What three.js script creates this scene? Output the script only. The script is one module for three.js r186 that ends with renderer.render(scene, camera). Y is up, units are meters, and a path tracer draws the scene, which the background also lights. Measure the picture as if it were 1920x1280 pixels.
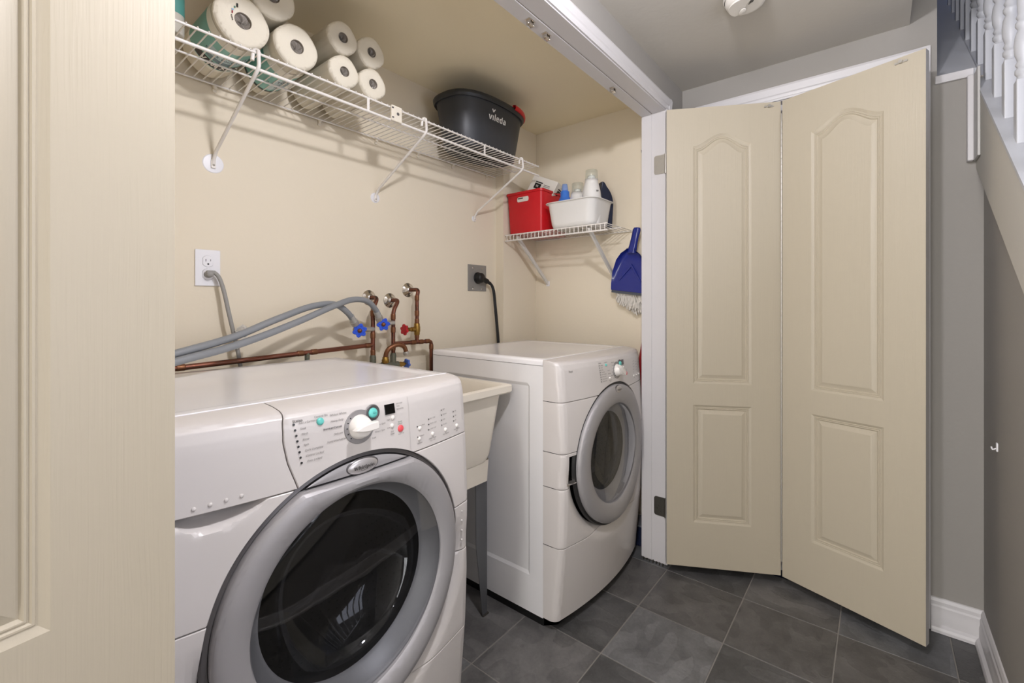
import * as THREE from 'three';
import { RoundedBoxGeometry } from 'three/addons/geometries/RoundedBoxGeometry.js';
import { mergeGeometries, mergeVertices, toCreasedNormals } from 'three/addons/utils/BufferGeometryUtils.js';
import { RectAreaLightUniformsLib } from 'three/addons/lights/RectAreaLightUniformsLib.js';

// ------------------------------------------------------------------ camera, light, exposure
// x runs along the closet's back wall, y up, the hall is crossed along z; the camera stands at x = z = 0
const scene = new THREE.Scene();
scene.background = new THREE.Color(0x05060a);
const YAW = 50.9 * Math.PI / 180;
const camera = new THREE.PerspectiveCamera(2 * Math.atan(640 / 845) * 180 / Math.PI, 1.5, 0.01, 60);
camera.position.set(0, 1.168, 0);
camera.lookAt(Math.sin(YAW), 1.168, -Math.cos(YAW));
camera.setViewOffset(1920, 1280, 0, 70, 1920, 1280);   // shifted lens: level camera, horizon at 570 px
camera.updateProjectionMatrix();

const renderer = new THREE.WebGLRenderer({ antialias: true });
renderer.toneMapping = THREE.LinearToneMapping;
renderer.toneMappingExposure = 1.78;
renderer.shadowMap.enabled = true;
renderer.shadowMap.type = THREE.PCFSoftShadowMap;
RectAreaLightUniformsLib.init();

const LAMP = { x: 0.60, y: 2.105, z: -0.25, color: 0xf8f7ff, power: 2.72 };        // hall ceiling lamp, just out of frame
const LAMP_2 = { x: -1.0, y: 2.105, z: -0.22, color: 0xf8f7ff, power: 2.0 };      // added fill lamp, out of view behind the camera
const UNSEEN_STAIR_WINDOW = { color: 0xb4c6ff, power: 2.2 };                                  // unseen window above the stairs, placed for bluish daylight there

const UNSEEN_LANDING_WINDOW = { color: 0xf1f2ff, power: 1.55 };                                   // unseen window beside the lower stairs, placed to light the closet
const FILL_DOOR = { color: 0xfbf8f4, power: 7.2 };                                    // added glazed door behind the camera, fill for the right-hand leaves

// ------------------------------------------------------------------ helpers
const V = (x, y, z) => new THREE.Vector3(x, y, z);
let seed = 7;
const rnd = () => { seed = (seed * 1664525 + 1013904223) >>> 0; return seed / 4294967296; };
const names = {};
function numbered(n) { const k = names[n] = (names[n] ?? -1) + 1; return k ? `${n}_${String(k).padStart(3, '0')}` : n; }
function mesh(name, geo, mat, parent) {
  const m = new THREE.Mesh(geo, mat);
  m.castShadow = m.receiveShadow = true;
  if (parent && parent !== scene) { const n = parent.children.filter((c) => c.userData.base === name).length; m.userData.base = name; m.name = n ? `${name}_${String(n).padStart(3, '0')}` : name; parent.add(m); }
  else { m.name = numbered(name); scene.add(m); }
  return m;
}
function tag(o, label, category, group) { o.userData.label = label; o.userData.category = category; if (group) o.userData.group = group; return o; }
function thing(name, label, category, pos = [0, 0, 0], turn = 0, group) {
  const o = new THREE.Group(); o.name = numbered(name); o.position.set(...pos); o.rotation.y = turn; scene.add(o);
  return tag(o, label, category, group);
}
function struct(name, geo, mat) { const m = mesh(name, geo, mat); m.userData.kind = 'structure'; return m; }
function structGroup(name, pos = [0, 0, 0], turn = 0) { const o = new THREE.Group(); o.name = name; o.position.set(...pos); o.rotation.y = turn; o.userData.kind = 'structure'; scene.add(o); return o; }
function boxUV(geo, s = 1) {                                                        // uv in metres from the dominant axis of each face
  const g = geo.index ? geo.toNonIndexed() : geo, p = g.attributes.position, uv = new Float32Array(p.count * 2);
  const a = V(), b = V(), c = V();
  for (let i = 0; i < p.count; i += 3) {
    a.fromBufferAttribute(p, i); b.fromBufferAttribute(p, i + 1); c.fromBufferAttribute(p, i + 2);
    const n = b.clone().sub(a).cross(c.clone().sub(a)), x = Math.abs(n.x), y = Math.abs(n.y), z = Math.abs(n.z);
    [a, b, c].forEach((q, k) => { const [u, v] = x > y && x > z ? [q.z, q.y] : y > z ? [q.x, q.z] : [q.x, q.y]; uv[(i + k) * 2] = u * s; uv[(i + k) * 2 + 1] = v * s; });
  }
  g.setAttribute('uv', new THREE.BufferAttribute(uv, 2));
  return g;
}
const box = (x0, x1, y0, y1, z0, z1) => boxUV(new THREE.BoxGeometry(x1 - x0, y1 - y0, z1 - z0).translate((x0 + x1) / 2, (y0 + y1) / 2, (z0 + z1) / 2));
const rbox = (w, h, d, r = 0.004, s = 3) => new RoundedBoxGeometry(w, h, d, s, r);
const rboxAt = (x0, x1, y0, y1, z0, z1, r = 0.004, s = 2) => rbox(x1 - x0, y1 - y0, z1 - z0, Math.min(r, (x1 - x0) / 2.02, (y1 - y0) / 2.02, (z1 - z0) / 2.02), s).translate((x0 + x1) / 2, (y0 + y1) / 2, (z0 + z1) / 2);
const cyl = (r, h, n = 24, r2 = r) => new THREE.CylinderGeometry(r2, r, h, n);
const cylX = (r, h, n = 24, r2 = r) => cyl(r, h, n, r2).rotateZ(-Math.PI / 2);       // axis +x (r2 at +x)
const cylZ = (r, h, n = 24, r2 = r) => cyl(r, h, n, r2).rotateX(Math.PI / 2);        // axis +z (r2 at +z)
const lathe = (pts, n = 40) => new THREE.LatheGeometry(pts.map(([r, y]) => new THREE.Vector2(r, y)), n);
const latheZ = (pts, n = 40) => lathe(pts, n).rotateX(Math.PI / 2);                  // profile height runs along +z
function merge(list) { return mergeGeometries(list.map((g) => { const q = g.index ? g.toNonIndexed() : g; for (const k of Object.keys(q.attributes)) if (!['position', 'normal', 'uv'].includes(k)) q.deleteAttribute(k); return q; })); }
function spline(pts, r, n = 60, m = 10) { return new THREE.TubeGeometry(new THREE.CatmullRomCurve3(pts.map((p) => V(...p)), false, 'centripetal'), n, r, m, false); }
function pipe(pts, r, bend = 0.02, m = 12) {                                        // straight runs with rounded corners
  const P = pts.map((p) => V(...p)), cp = new THREE.CurvePath();
  let last = P[0];
  for (let i = 1; i < P.length - 1; i++) {
    const d0 = P[i].clone().sub(P[i - 1]), d1 = P[i + 1].clone().sub(P[i]), b = Math.min(bend, d0.length() * 0.49, d1.length() * 0.49);
    const a = P[i].clone().addScaledVector(d0.normalize(), -b), c = P[i].clone().addScaledVector(d1.normalize(), b);
    cp.add(new THREE.LineCurve3(last, a)); cp.add(new THREE.QuadraticBezierCurve3(a, P[i], c)); last = c;
  }
  cp.add(new THREE.LineCurve3(last, P[P.length - 1]));
  let len = cp.getLength(), n = Math.max(6, Math.ceil(len / 0.006));
  return capped(new THREE.TubeGeometry(cp, Math.min(n, 260), r, m, false), cp, r, m);
}
function capped(g, c, r, m) {
  const caps = [0, 1].map((t) => { const p = c.getPoint(t), d = c.getTangent(t).multiplyScalar(t ? 1 : -1); return new THREE.CircleGeometry(r, m).applyQuaternion(new THREE.Quaternion().setFromUnitVectors(V(0, 0, 1), d)).translate(p.x, p.y, p.z); });
  return merge([g, ...caps]);
}
function rod(a, b, r, m = 8) {                                                      // straight round bar between two points
  const A = V(...a), B = V(...b), d = B.clone().sub(A);
  return new THREE.CylinderGeometry(r, r, d.length(), m).applyQuaternion(new THREE.Quaternion().setFromUnitVectors(V(0, 1, 0), d.clone().normalize())).translate((A.x + B.x) / 2, (A.y + B.y) / 2, (A.z + B.z) / 2);
}
function extrude(pts, depth, opt = {}) {
  const s = pts instanceof THREE.Shape ? pts : new THREE.Shape(pts.map(([x, y]) => new THREE.Vector2(x, y)));
  return new THREE.ExtrudeGeometry(s, { depth, bevelEnabled: false, steps: 1, curveSegments: 12, ...opt });
}
function grid(rows, uvs) {                                                         // rows: equal-length arrays of [x, y, z]
  const n = rows.length, m = rows[0].length, pos = [], uv = [], idx = [];
  for (let i = 0; i < n; i++) for (let j = 0; j < m; j++) { pos.push(...rows[i][j]); const t = uvs ? uvs(i, j, rows[i][j]) : [j / (m - 1), i / (n - 1)]; uv.push(...t); }
  for (let i = 0; i < n - 1; i++) for (let j = 0; j < m - 1; j++) { const a = i * m + j; idx.push(a, a + 1, a + m, a + 1, a + m + 1, a + m); }
  const g = new THREE.BufferGeometry();
  g.setAttribute('position', new THREE.Float32BufferAttribute(pos, 3)); g.setAttribute('uv', new THREE.Float32BufferAttribute(uv, 2)); g.setIndex(idx); g.computeVertexNormals();
  return g;
}
const lerp = (a, b, t) => a + (b - a) * t, clamp = (x, a = 0, b = 1) => Math.min(b, Math.max(a, x)), smooth = (a, b, x) => { const t = clamp((x - a) / (b - a)); return t * t * (3 - 2 * t); };
const interp = (xs, ys, x) => { if (x <= xs[0]) return ys[0]; for (let i = 1; i < xs.length; i++) if (x <= xs[i]) return lerp(ys[i - 1], ys[i], (x - xs[i - 1]) / (xs[i] - xs[i - 1])); return ys[ys.length - 1]; };

// ------------------------------------------------------------------ procedural textures
function lattice(n, s) { const a = new Float32Array(n * n); let q = s; for (let i = 0; i < n * n; i++) { q = (q * 1664525 + 1013904223) >>> 0; a[i] = q / 4294967296; } return a; }
function noiser(nx, ny, s) {                                                       // tileable value noise on [0,1)
  const a = lattice(Math.max(nx, ny), s), N = Math.max(nx, ny), f = (t) => t * t * (3 - 2 * t);
  return (u, v) => { const x = u * nx, y = v * ny, i = Math.floor(x), j = Math.floor(y), fx = f(x - i), fy = f(y - j), at = (p, q) => a[((q % ny) + ny) % ny * N + ((p % nx) + nx) % nx]; return lerp(lerp(at(i, j), at(i + 1, j), fx), lerp(at(i, j + 1), at(i + 1, j + 1), fx), fy); };
}
function tex(w, h, fn, color, rep = [1, 1]) {
  const d = new Uint8Array(w * h * 4);
  for (let y = 0; y < h; y++) for (let x = 0; x < w; x++) { const c = fn(x / w, y / h), o = (y * w + x) * 4; const [r, g, b] = Array.isArray(c) ? c : [c, c, c]; d[o] = clamp(r) * 255; d[o + 1] = clamp(g) * 255; d[o + 2] = clamp(b) * 255; d[o + 3] = 255; }
  const t = new THREE.DataTexture(d, w, h); t.wrapS = t.wrapT = THREE.RepeatWrapping; t.magFilter = THREE.LinearFilter; t.minFilter = THREE.LinearMipmapLinearFilter; t.generateMipmaps = true; t.repeat.set(...rep); if (color) t.colorSpace = THREE.SRGBColorSpace; t.needsUpdate = true;
  return t;
}
function canvasTex(w, h, draw) {
  const c = document.createElement('canvas'); c.width = w; c.height = h; const x = c.getContext('2d'); draw(x, w, h);
  const t = new THREE.CanvasTexture(c); t.colorSpace = THREE.SRGBColorSpace; t.anisotropy = 8; return t;
}
const nA = noiser(48, 48, 11), nB = noiser(96, 96, 23), nC = noiser(8, 8, 5), nD = noiser(20, 20, 91);
const paintBump = tex(512, 512, (u, v) => 0.5 * nA(u, v) + 0.35 * nB(u, v) + 0.15 * nC(u, v), false, [1.6, 1.6]);
const g1 = noiser(120, 6, 3), g2 = noiser(240, 10, 17), g3 = noiser(30, 3, 29);
const grainBump = tex(1024, 512, (u, v) => { const s = 0.012 * (nC(u, v) - 0.5); const a = g1(u + s, v), b = g2(u + s, v); return clamp(0.35 * g3(u + s, v) + 0.4 * a + 0.25 * (b > 0.55 ? 1 : b)); }, false, [3, 1.4]);
function slateTex(s, base, warm) {
  const p = noiser(5, 5, s), q = noiser(14, 14, s + 1), r = noiser(50, 50, s + 2), w = noiser(160, 160, s + 3), k = noiser(4, 9, s + 4);
  const h = (u, v) => 0.45 * p(u, v) + 0.25 * q(u + 0.05 * p(u, v), v) + 0.2 * r(u, v) + 0.1 * w(u, v);
  const col = tex(512, 512, (u, v) => { const layer = smooth(0.5, 0.56, k(u + 0.12 * q(u, v), v + 0.1 * p(u, v))); const t = base * (0.78 + 0.5 * (h(u, v) - 0.1) + 0.09 * layer); const spot = w(u * 1.0, v) > 0.975 ? 0.10 : 0; return [t * (1 + 0.02 * warm) + spot, t + spot, t * (1 - 0.02 * warm) + spot]; }, true);
  const bump = tex(512, 512, (u, v) => 0.35 * smooth(0.5, 0.56, k(u + 0.12 * q(u, v), v + 0.1 * p(u, v))) + 0.3 * q(u, v) + 0.2 * r(u, v) + 0.15 * w(u, v), false);
  const rough = tex(256, 256, (u, v) => 0.28 + 0.34 * h(u, v), false);
  return { col, bump, rough };
}
const cA = noiser(6, 30, 61), cB = noiser(24, 80, 62);
const copperTex = tex(128, 512, (u, v) => { const a = cA(u, v), b = cB(u, v); const base = [0.47 + 0.1 * b, 0.29 + 0.05 * b, 0.23 + 0.03 * b]; const ox = smooth(0.6, 0.85, a), gr = smooth(0.72, 0.95, cB(u + 0.3, v + 0.4)) * 0.6; return base.map((c, i) => lerp(lerp(c, [0.25, 0.19, 0.16][i], ox), [0.42, 0.47, 0.42][i], gr)); }, true);
const greenTex = tex(128, 256, (u, v) => { const a = cA(v, u), b = cB(v, u); return [lerp(0.33, 0.48, b), lerp(0.38, 0.44, b), lerp(0.34, 0.36, a)]; }, true);
const yarnBump = tex(128, 128, (u, v) => 0.5 + 0.5 * Math.sin((u * 3 + v * 12) * Math.PI * 2), false);

// ------------------------------------------------------------------ materials
const std = (color, roughness = 0.5, metalness = 0, o = {}) => new THREE.MeshStandardMaterial({ color, roughness, metalness, ...o });
const phy = (color, roughness, o = {}) => new THREE.MeshPhysicalMaterial({ color, roughness, ...o });
const M = {
  closetWall: std(0xe5dac4, 0.86, 0, { bumpMap: paintBump, bumpScale: 0.00035 }),
  closetCeil: std(0xf3e7c9, 0.9, 0, { bumpMap: paintBump, bumpScale: 0.0004 }),
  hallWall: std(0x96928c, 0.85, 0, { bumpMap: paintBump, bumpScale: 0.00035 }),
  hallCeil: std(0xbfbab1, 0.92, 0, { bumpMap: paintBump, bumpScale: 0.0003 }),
  trim: std(0xccc9c9, 0.38),
  stairWhite: std(0xb6b7ba, 0.42),
  door: std(0xb5ab97, 0.48, 0, { bumpMap: grainBump, bumpScale: 0.0003 }),
  doorEdge: std(0xb9b6b3, 0.5),
  grout: std(0x85817b, 0.95),
  enamel: phy(0xf4f2f2, 0.22, { clearcoat: 0.4, clearcoatRoughness: 0.12 }),
  enamelSide: phy(0xe8e6e5, 0.3, { clearcoat: 0.25, clearcoatRoughness: 0.2 }),
  fascia: std(0xd1cbc6, 0.33),
  fasciaLow: std(0xd3cdc8, 0.3),
  silver: std(0xa9a6a6, 0.5, 0.35),
  silverLight: std(0xc3bfbe, 0.3, 0.6),
  dark: std(0x2b2a2a, 0.4, 0.2),
  bezel: std(0x5d5a5a, 0.32, 0.35),
  black: std(0x101010, 0.45),
  blackGloss: std(0x060607, 0.12),
  drum: std(0x6b6866, 0.42, 0.85),
  rubber: std(0x4a4a4c, 0.7),
  glass: phy(0xd8dadd, 0.02, { transmission: 1, thickness: 0, ior: 1.5, specularIntensity: 1 }),
  glassDark: phy(0x9a9a9d, 0.02, { transmission: 1, thickness: 0, ior: 1.5 }),
  bowl: std(0x9a9898, 0.45, 0.3),
  knob: std(0xe4dfd8, 0.35),
  knobRing: std(0x9c9998, 0.35, 0.4),
  teal: std(0x67c7bd, 0.3),
  coral: std(0xe2575c, 0.35),
  tub: std(0xe9e0cf, 0.42),
  steelGrey: std(0x6d6e70, 0.5, 0.55),
  chrome: std(0xd0cac2, 0.18, 1),
  nickel: std(0xb9b5ad, 0.36, 0.6),
  copper: std(0xffffff, 0.42, 0.75, { map: copperTex }),
  copperBright: std(0x84593f, 0.42, 0.8),
  patina: std(0xffffff, 0.6, 0.4, { map: greenTex }),
  brass: std(0x9c7b3c, 0.36, 0.85),
  blueHandle: std(0x1f50cf, 0.3),
  blueFaded: std(0x4a69b8, 0.4),
  redHandle: std(0xb81522, 0.32),
  hose: std(0x888b8e, 0.5),
  hoseEnd: std(0xb5b4b0, 0.4, 0.3),
  cordGrey: std(0x96948f, 0.55),
  plate: std(0xe9e8ea, 0.35),
  paper: std(0xd9d3c8, 0.9),
  wire: std(0xe6e1da, 0.36),
  clip: std(0xe4dccb, 0.5),
  bucket: std(0x34363a, 0.42),
  bucketRim: std(0x25272a, 0.4),
  red: std(0xc9141f, 0.4),
  redDeep: std(0xa41522, 0.38),
  whitePlastic: std(0xe4e2dd, 0.38),
  clearCap: phy(0xf2f5f2, 0.05, { transmission: 0.9, thickness: 0, ior: 1.4 }),
  bluePlastic: std(0x3f74c9, 0.3),
  navy: std(0x1a2136, 0.35),
  dustpan: phy(0x14247c, 0.28, { clearcoat: 0.3 }),
  dustpanLip: std(0x4a4f58, 0.6),
  yarn: std(0xf3eee4, 0.95, 0, { bumpMap: yarnBump, bumpScale: 0.001 }),
  towel: std(0xdcd4c2, 0.92, 0, { bumpMap: paintBump, bumpScale: 0.00035 }),
  core: std(0x8d8478, 0.9),
  cardboard: std(0xe2ddd2, 0.7),
  bracketDark: std(0x55524c, 0.45, 0.7),
  detector: std(0xdedad2, 0.45),
  lampGlass: new THREE.MeshStandardMaterial({ color: 0xf6efe2, roughness: 0.5, emissive: LAMP.color, emissiveIntensity: 0.9 }),
};
const decal = (t, rough = 0.45) => std(0xffffff, rough, 0, { map: t, transparent: true, polygonOffset: true, polygonOffsetFactor: -1 });

// ------------------------------------------------------------------ the room
const X_FAR = 2.22, Z_BACK = -1.655, Z_OPEN = -0.738, Z_CLOSET = -0.835, Z_RIGHT = 0.281, X_LEFT = -1.6, Y_HALL = 2.2, Y_CLOSET = 2.187;
const JR = 1.988, JL = 0.165, Y_HEAD = 2.031, X_CL = 0.0, X_CR = 2.2, Z_CEIL = 0.09;
{
  // floor: grey grout bed and one slate tile after the other, clipped at the walls
  const floor = structGroup('floor');
  mesh('grout_bed', box(X_LEFT, X_FAR, -0.05, -0.0015, Z_BACK, Z_RIGHT), M.grout, floor);
  const looks = [[301, 0.36, 1], [411, 0.31, 0.6], [523, 0.40, 0.2], [631, 0.33, 1.2], [747, 0.375, -0.3]].map(([s, b, w]) => { const t = slateTex(s, b, w); return std(0xffffff, 1, 0, { map: t.col, bumpMap: t.bump, bumpScale: 0.0016, roughnessMap: t.rough }); });
  const P = 0.3045, gap = 0.0036, order = [0, 1, 3, 2, 1, 4, 0, 3, 1, 0, 2, 4, 3, 1, 0];
  let k = 0;
  for (let i = -10; i <= 3; i++) for (let j = -4; j <= 4; j++) {
    const x0 = Math.max(1.3595 + (i - 1) * P + 0.0 + gap / 2, X_LEFT), x1 = Math.min(1.3595 + i * P - gap / 2, X_FAR), z0 = Math.max(-0.7215 + (j - 1) * 0.3055 + gap / 2, Z_BACK), z1 = Math.min(-0.7215 + j * 0.3055 - gap / 2, Z_RIGHT);
    if (x1 - x0 < 0.02 || z1 - z0 < 0.02) continue;
    k++;
    const g = rboxAt(x0, x1, -0.01, 0, z0, z1, 0.0018, 1), p = g.attributes.position, uv = g.attributes.uv, q = (k * 7) % 4, du = (k * 0.37) % 1, dv = (k * 0.61) % 1;
    for (let n = 0; n < p.count; n++) { let u = (p.getX(n) - x0) / P, v = (p.getZ(n) - z0) / P; if (q & 1) [u, v] = [v, 1 - u]; if (q & 2) u = 1 - u; uv.setXY(n, u * 0.9 + du, v * 0.9 + dv); }
    mesh('slate_tile', g, looks[order[(k * 4 + i + j + 20) % order.length] % looks.length], floor);
  }
}
struct('wall_back', box(X_CL - 0.1, X_CR + 0.1, -0.05, 2.4, Z_BACK - 0.1, Z_BACK), M.closetWall);
struct('wall_corner_chase', box(1.893, X_CR + 0.001, 0, Y_CLOSET, Z_BACK, -1.6), M.closetWall);
struct('wall_closet_right', box(X_CR, X_CR + 0.1, -0.05, 2.4, Z_BACK - 0.1, Z_CLOSET + 0.005), M.closetWall);
struct('wall_closet_left', box(X_CL - 0.1, X_CL, -0.05, 2.4, Z_BACK - 0.1, Z_CLOSET + 0.005), M.closetWall);
struct('ceiling_closet', box(X_CL - 0.1, X_CR + 0.1, Y_CLOSET, Y_CLOSET + 0.1, Z_BACK - 0.1, Z_CLOSET + 0.005), M.closetCeil);
{
  const U = (z0, z1, mat, name, xl, xr, d = 0) => { const s = new THREE.Shape([[xl, 0], [JL - 0.012 - d, 0], [JL - 0.012 - d, Y_HEAD + 0.012], [JR + 0.012 + d, Y_HEAD + 0.012], [JR + 0.012 + d, 0], [xr, 0], [xr, 2.4], [xl, 2.4]].map((p) => new THREE.Vector2(...p))); struct(name, boxUV(extrude(s, z1 - z0).translate(0, 0, z0)), mat); };
  U(Z_CLOSET + 0.01, Z_OPEN, M.hallWall, 'wall_front', X_LEFT, X_FAR + 0.05);
  U(Z_CLOSET, Z_CLOSET + 0.01, M.closetWall, 'wall_front_lining', X_CL, X_CR);
}
struct('ceiling', box(X_LEFT - 0.1, X_FAR + 0.05, Y_HALL, Y_HALL + 0.25, Z_CLOSET - 0.0, Z_CEIL), M.hallCeil);
// stairwell: upper walls, ceiling, and the wall on its far side
const SW_Z = 1.25, SW_X = 4.6, SW_Y = 4.7;
struct('wall_above_ceiling', box(X_LEFT - 0.1, X_FAR, Y_HALL + 0.25, SW_Y, Z_CEIL - 0.1, Z_CEIL), M.hallWall);
struct('wall_stair_side', box(X_FAR + 0.1, SW_X, 1.6, SW_Y, 0.07, 0.164), M.hallWall);
struct('wall_stair_far', box(X_LEFT - 0.1, SW_X, -0.05, SW_Y, SW_Z, SW_Z + 0.1), std(0xc9c8c6, 0.85));
struct('ceiling_stair', box(X_LEFT - 0.1, SW_X + 0.1, SW_Y, SW_Y + 0.1, Z_CEIL - 0.1, SW_Z + 0.1), std(0xd6d4d0, 0.9));
struct('wall_hall_left', box(X_LEFT - 0.1, X_LEFT, -0.05, SW_Y, Z_CLOSET, SW_Z + 0.1), M.hallWall);
struct('wall_stair_end', box(SW_X, SW_X + 0.1, -0.05, SW_Y, 0.07, SW_Z + 0.1), std(0xc9c8c6, 0.85));
struct('floor_stair', box(X_LEFT - 0.1, SW_X, -0.1, -0.05, Z_RIGHT, SW_Z + 0.1), M.grout);
{ // far wall with a doorway in it; full height up to z = 0.164, and only 1.955 m high where the stairs pass over it
  const s = new THREE.Shape([[Z_OPEN - 0.02, 0], [-0.66, 0], [-0.66, 2.04], [0.086, 2.04], [0.086, 0], [Z_RIGHT + 0.1, 0], [Z_RIGHT + 0.1, 1.955], [0.164, 1.955], [0.164, SW_Y], [Z_CEIL - 0.1, SW_Y], [Z_CEIL - 0.1, Y_HALL + 0.2], [Z_OPEN - 0.02, Y_HALL + 0.2]].map((p) => new THREE.Vector2(...p)));
  struct('wall_far', boxUV(extrude(s, 0.1).rotateY(-Math.PI / 2).translate(X_FAR + 0.1, 0, 0)), M.hallWall);
  struct('wall_far_below_stair', box(X_FAR, X_FAR + 0.1, -0.05, 1.55, Z_RIGHT + 0.1, SW_Z), M.hallWall);
}
// casing of the far doorway, behind the folded closet door
const CAS = [[0, 0], [0, 0.009], [0.006, 0.011], [0.010, 0.008], [0.020, 0.0095], [0.024, 0.013], [0.048, 0.016], [0.056, 0.013], [0.056, 0]];     // [across, proud]
function casing(w, t = 1) { return CAS.map(([a, b]) => [a * w / 0.056, b * t]); }
{
  const d = structGroup('door_3');
  mesh('door_slab', boxUV(rboxAt(X_FAR + 0.04, X_FAR + 0.075, 0.012, 2.035, -0.655, 0.081, 0.002)), M.trim, d);
  mesh('jamb', box(X_FAR, X_FAR + 0.1, 0, 2.05, 0.081, 0.097), M.trim, d); mesh('jamb', box(X_FAR, X_FAR + 0.1, 0, 2.05, -0.671, -0.655), M.trim, d); mesh('jamb', box(X_FAR, X_FAR + 0.1, 2.035, 2.05, -0.671, 0.097), M.trim, d);
  const prof = casing(0.062, 0.9);
  mesh('casing', side(prof, 0.084, 1, 0, 2.10), M.trim, d);
  mesh('casing', side(prof, -0.658, -1, 0, 2.10), M.trim, d);
  mesh('casing', head(prof, 2.038, -0.72, 0.146), M.trim, d);
  function side(pr, z, dir, y0, y1) { const s = pr.map(([a, b]) => [-b, z + dir * a]); return vertical(s, X_FAR, y0, y1); }
  function vertical(s, x, y0, y1) { const n = s.length, rows = [y0, y1].map((y) => [...s, s[0]].map(([dx, z]) => [x + dx, y, z])); return toCreasedNormals(grid(rows), 0.3); }
  function head(pr, y, z0, z1) { const rows = [z0, z1].map((z) => [...pr, pr[0]].map(([a, b]) => [X_FAR - b, y + a, z])); return toCreasedNormals(grid(rows), 0.3); }
}
// closet opening: jamb boards, stops and casing
{
  const t = structGroup('trim_1');
  const JB = 0.016;
  mesh('head_jamb', boxUV(rboxAt(JL - JB, JR + JB, Y_HEAD, Y_HEAD + JB - 0.002, Z_CLOSET - 0.006, Z_OPEN + 0.002, 0.001)), M.trim, t);
  mesh('head_stop', boxUV(rboxAt(JL, JR, Y_HEAD - 0.004, Y_HEAD, Z_CLOSET - 0.010, -0.7975, 0.001)), M.trim, t);
  mesh('seam', box(JL + 0.002, JR - 0.002, Y_HEAD - 0.0008, Y_HEAD, -0.7974, -0.7955), std(0x8f867a, 0.9), t);
  mesh('side_jamb', boxUV(rboxAt(JR, JR + JB - 0.002, 0.008, Y_HEAD, Z_CLOSET - 0.006, Z_OPEN + 0.002, 0.001)), M.trim, t);
  mesh('side_stop', boxUV(rboxAt(JR - 0.004, JR, 0.012, Y_HEAD - 0.004, Z_CLOSET - 0.010, -0.7975, 0.001)), M.trim, t);
  mesh('side_jamb', boxUV(rboxAt(JL - JB + 0.002, JL, 0.008, Y_HEAD, Z_CLOSET - 0.006, Z_OPEN + 0.002, 0.001)), M.trim, t);
  const pr = casing(0.056, 0.9), zed = Z_OPEN;
  const vert = (x, dir, y1) => { const rows = [0.006, y1].map((y) => [...pr, pr[0]].map(([a, b]) => [x + dir * a, y, zed + b])); return toCreasedNormals(grid(rows), 0.3); };
  mesh('casing', vert(JR + 0.004, 1, Y_HEAD + 0.06), M.trim, t);
  mesh('casing', vert(JL - 0.004, -1, Y_HEAD + 0.06), M.trim, t);
  const rows = [JL - 0.06, JR + 0.06].map((x) => [...pr, pr[0]].map(([a, b]) => [x, Y_HEAD + 0.004 + a, zed + b]));
  mesh('casing', toCreasedNormals(grid(rows), 0.3), M.trim, t);
  // chipped paint and dirt where the jamb meets the floor
  for (let i = 0; i < 7; i++) mesh('paint_chip', rbox(0.004 + rnd() * 0.006, 0.006 + rnd() * 0.008, 0.004, 0.001, 1).translate(JR - 0.006 + (rnd() - 0.5) * 0.01, 0.006, Z_CLOSET + i * 0.015), M.bracketDark, t);
}
// baseboards: stepped profile with a quarter round at the floor
const BASE = [[0, 0], [0.024, 0], [0.024, 0.010], [0.021, 0.018], [0.013, 0.026], [0.013, 0.060], [0.011, 0.068], [0.011, 0.086], [0.008, 0.092], [0.008, 0.104], [0.004, 0.114], [0, 0.116]];
{
  const far = grid([0.147, Z_RIGHT].map((z) => [...BASE, BASE[0]].map(([a, y]) => [X_FAR - a, y + 0.001, z])));
  struct('baseboard_far', toCreasedNormals(far, 0.3), M.trim);
  const right = grid([X_LEFT, X_FAR].map((x) => [...BASE, BASE[0]].map(([a, y]) => [x, y + 0.001, Z_RIGHT - a])));
  struct('baseboard_right', toCreasedNormals(right, 0.3), M.trim);
  struct('baseboard_closet_right', toCreasedNormals(grid([Z_BACK, Z_CLOSET - 0.012].map((z) => [...BASE.map(([a, y]) => [a * 0.5, y * 0.8]), [0, 0]].map(([a, y]) => [X_CR - a, y + 0.001, z]))), 0.3), M.trim);
}
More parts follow.
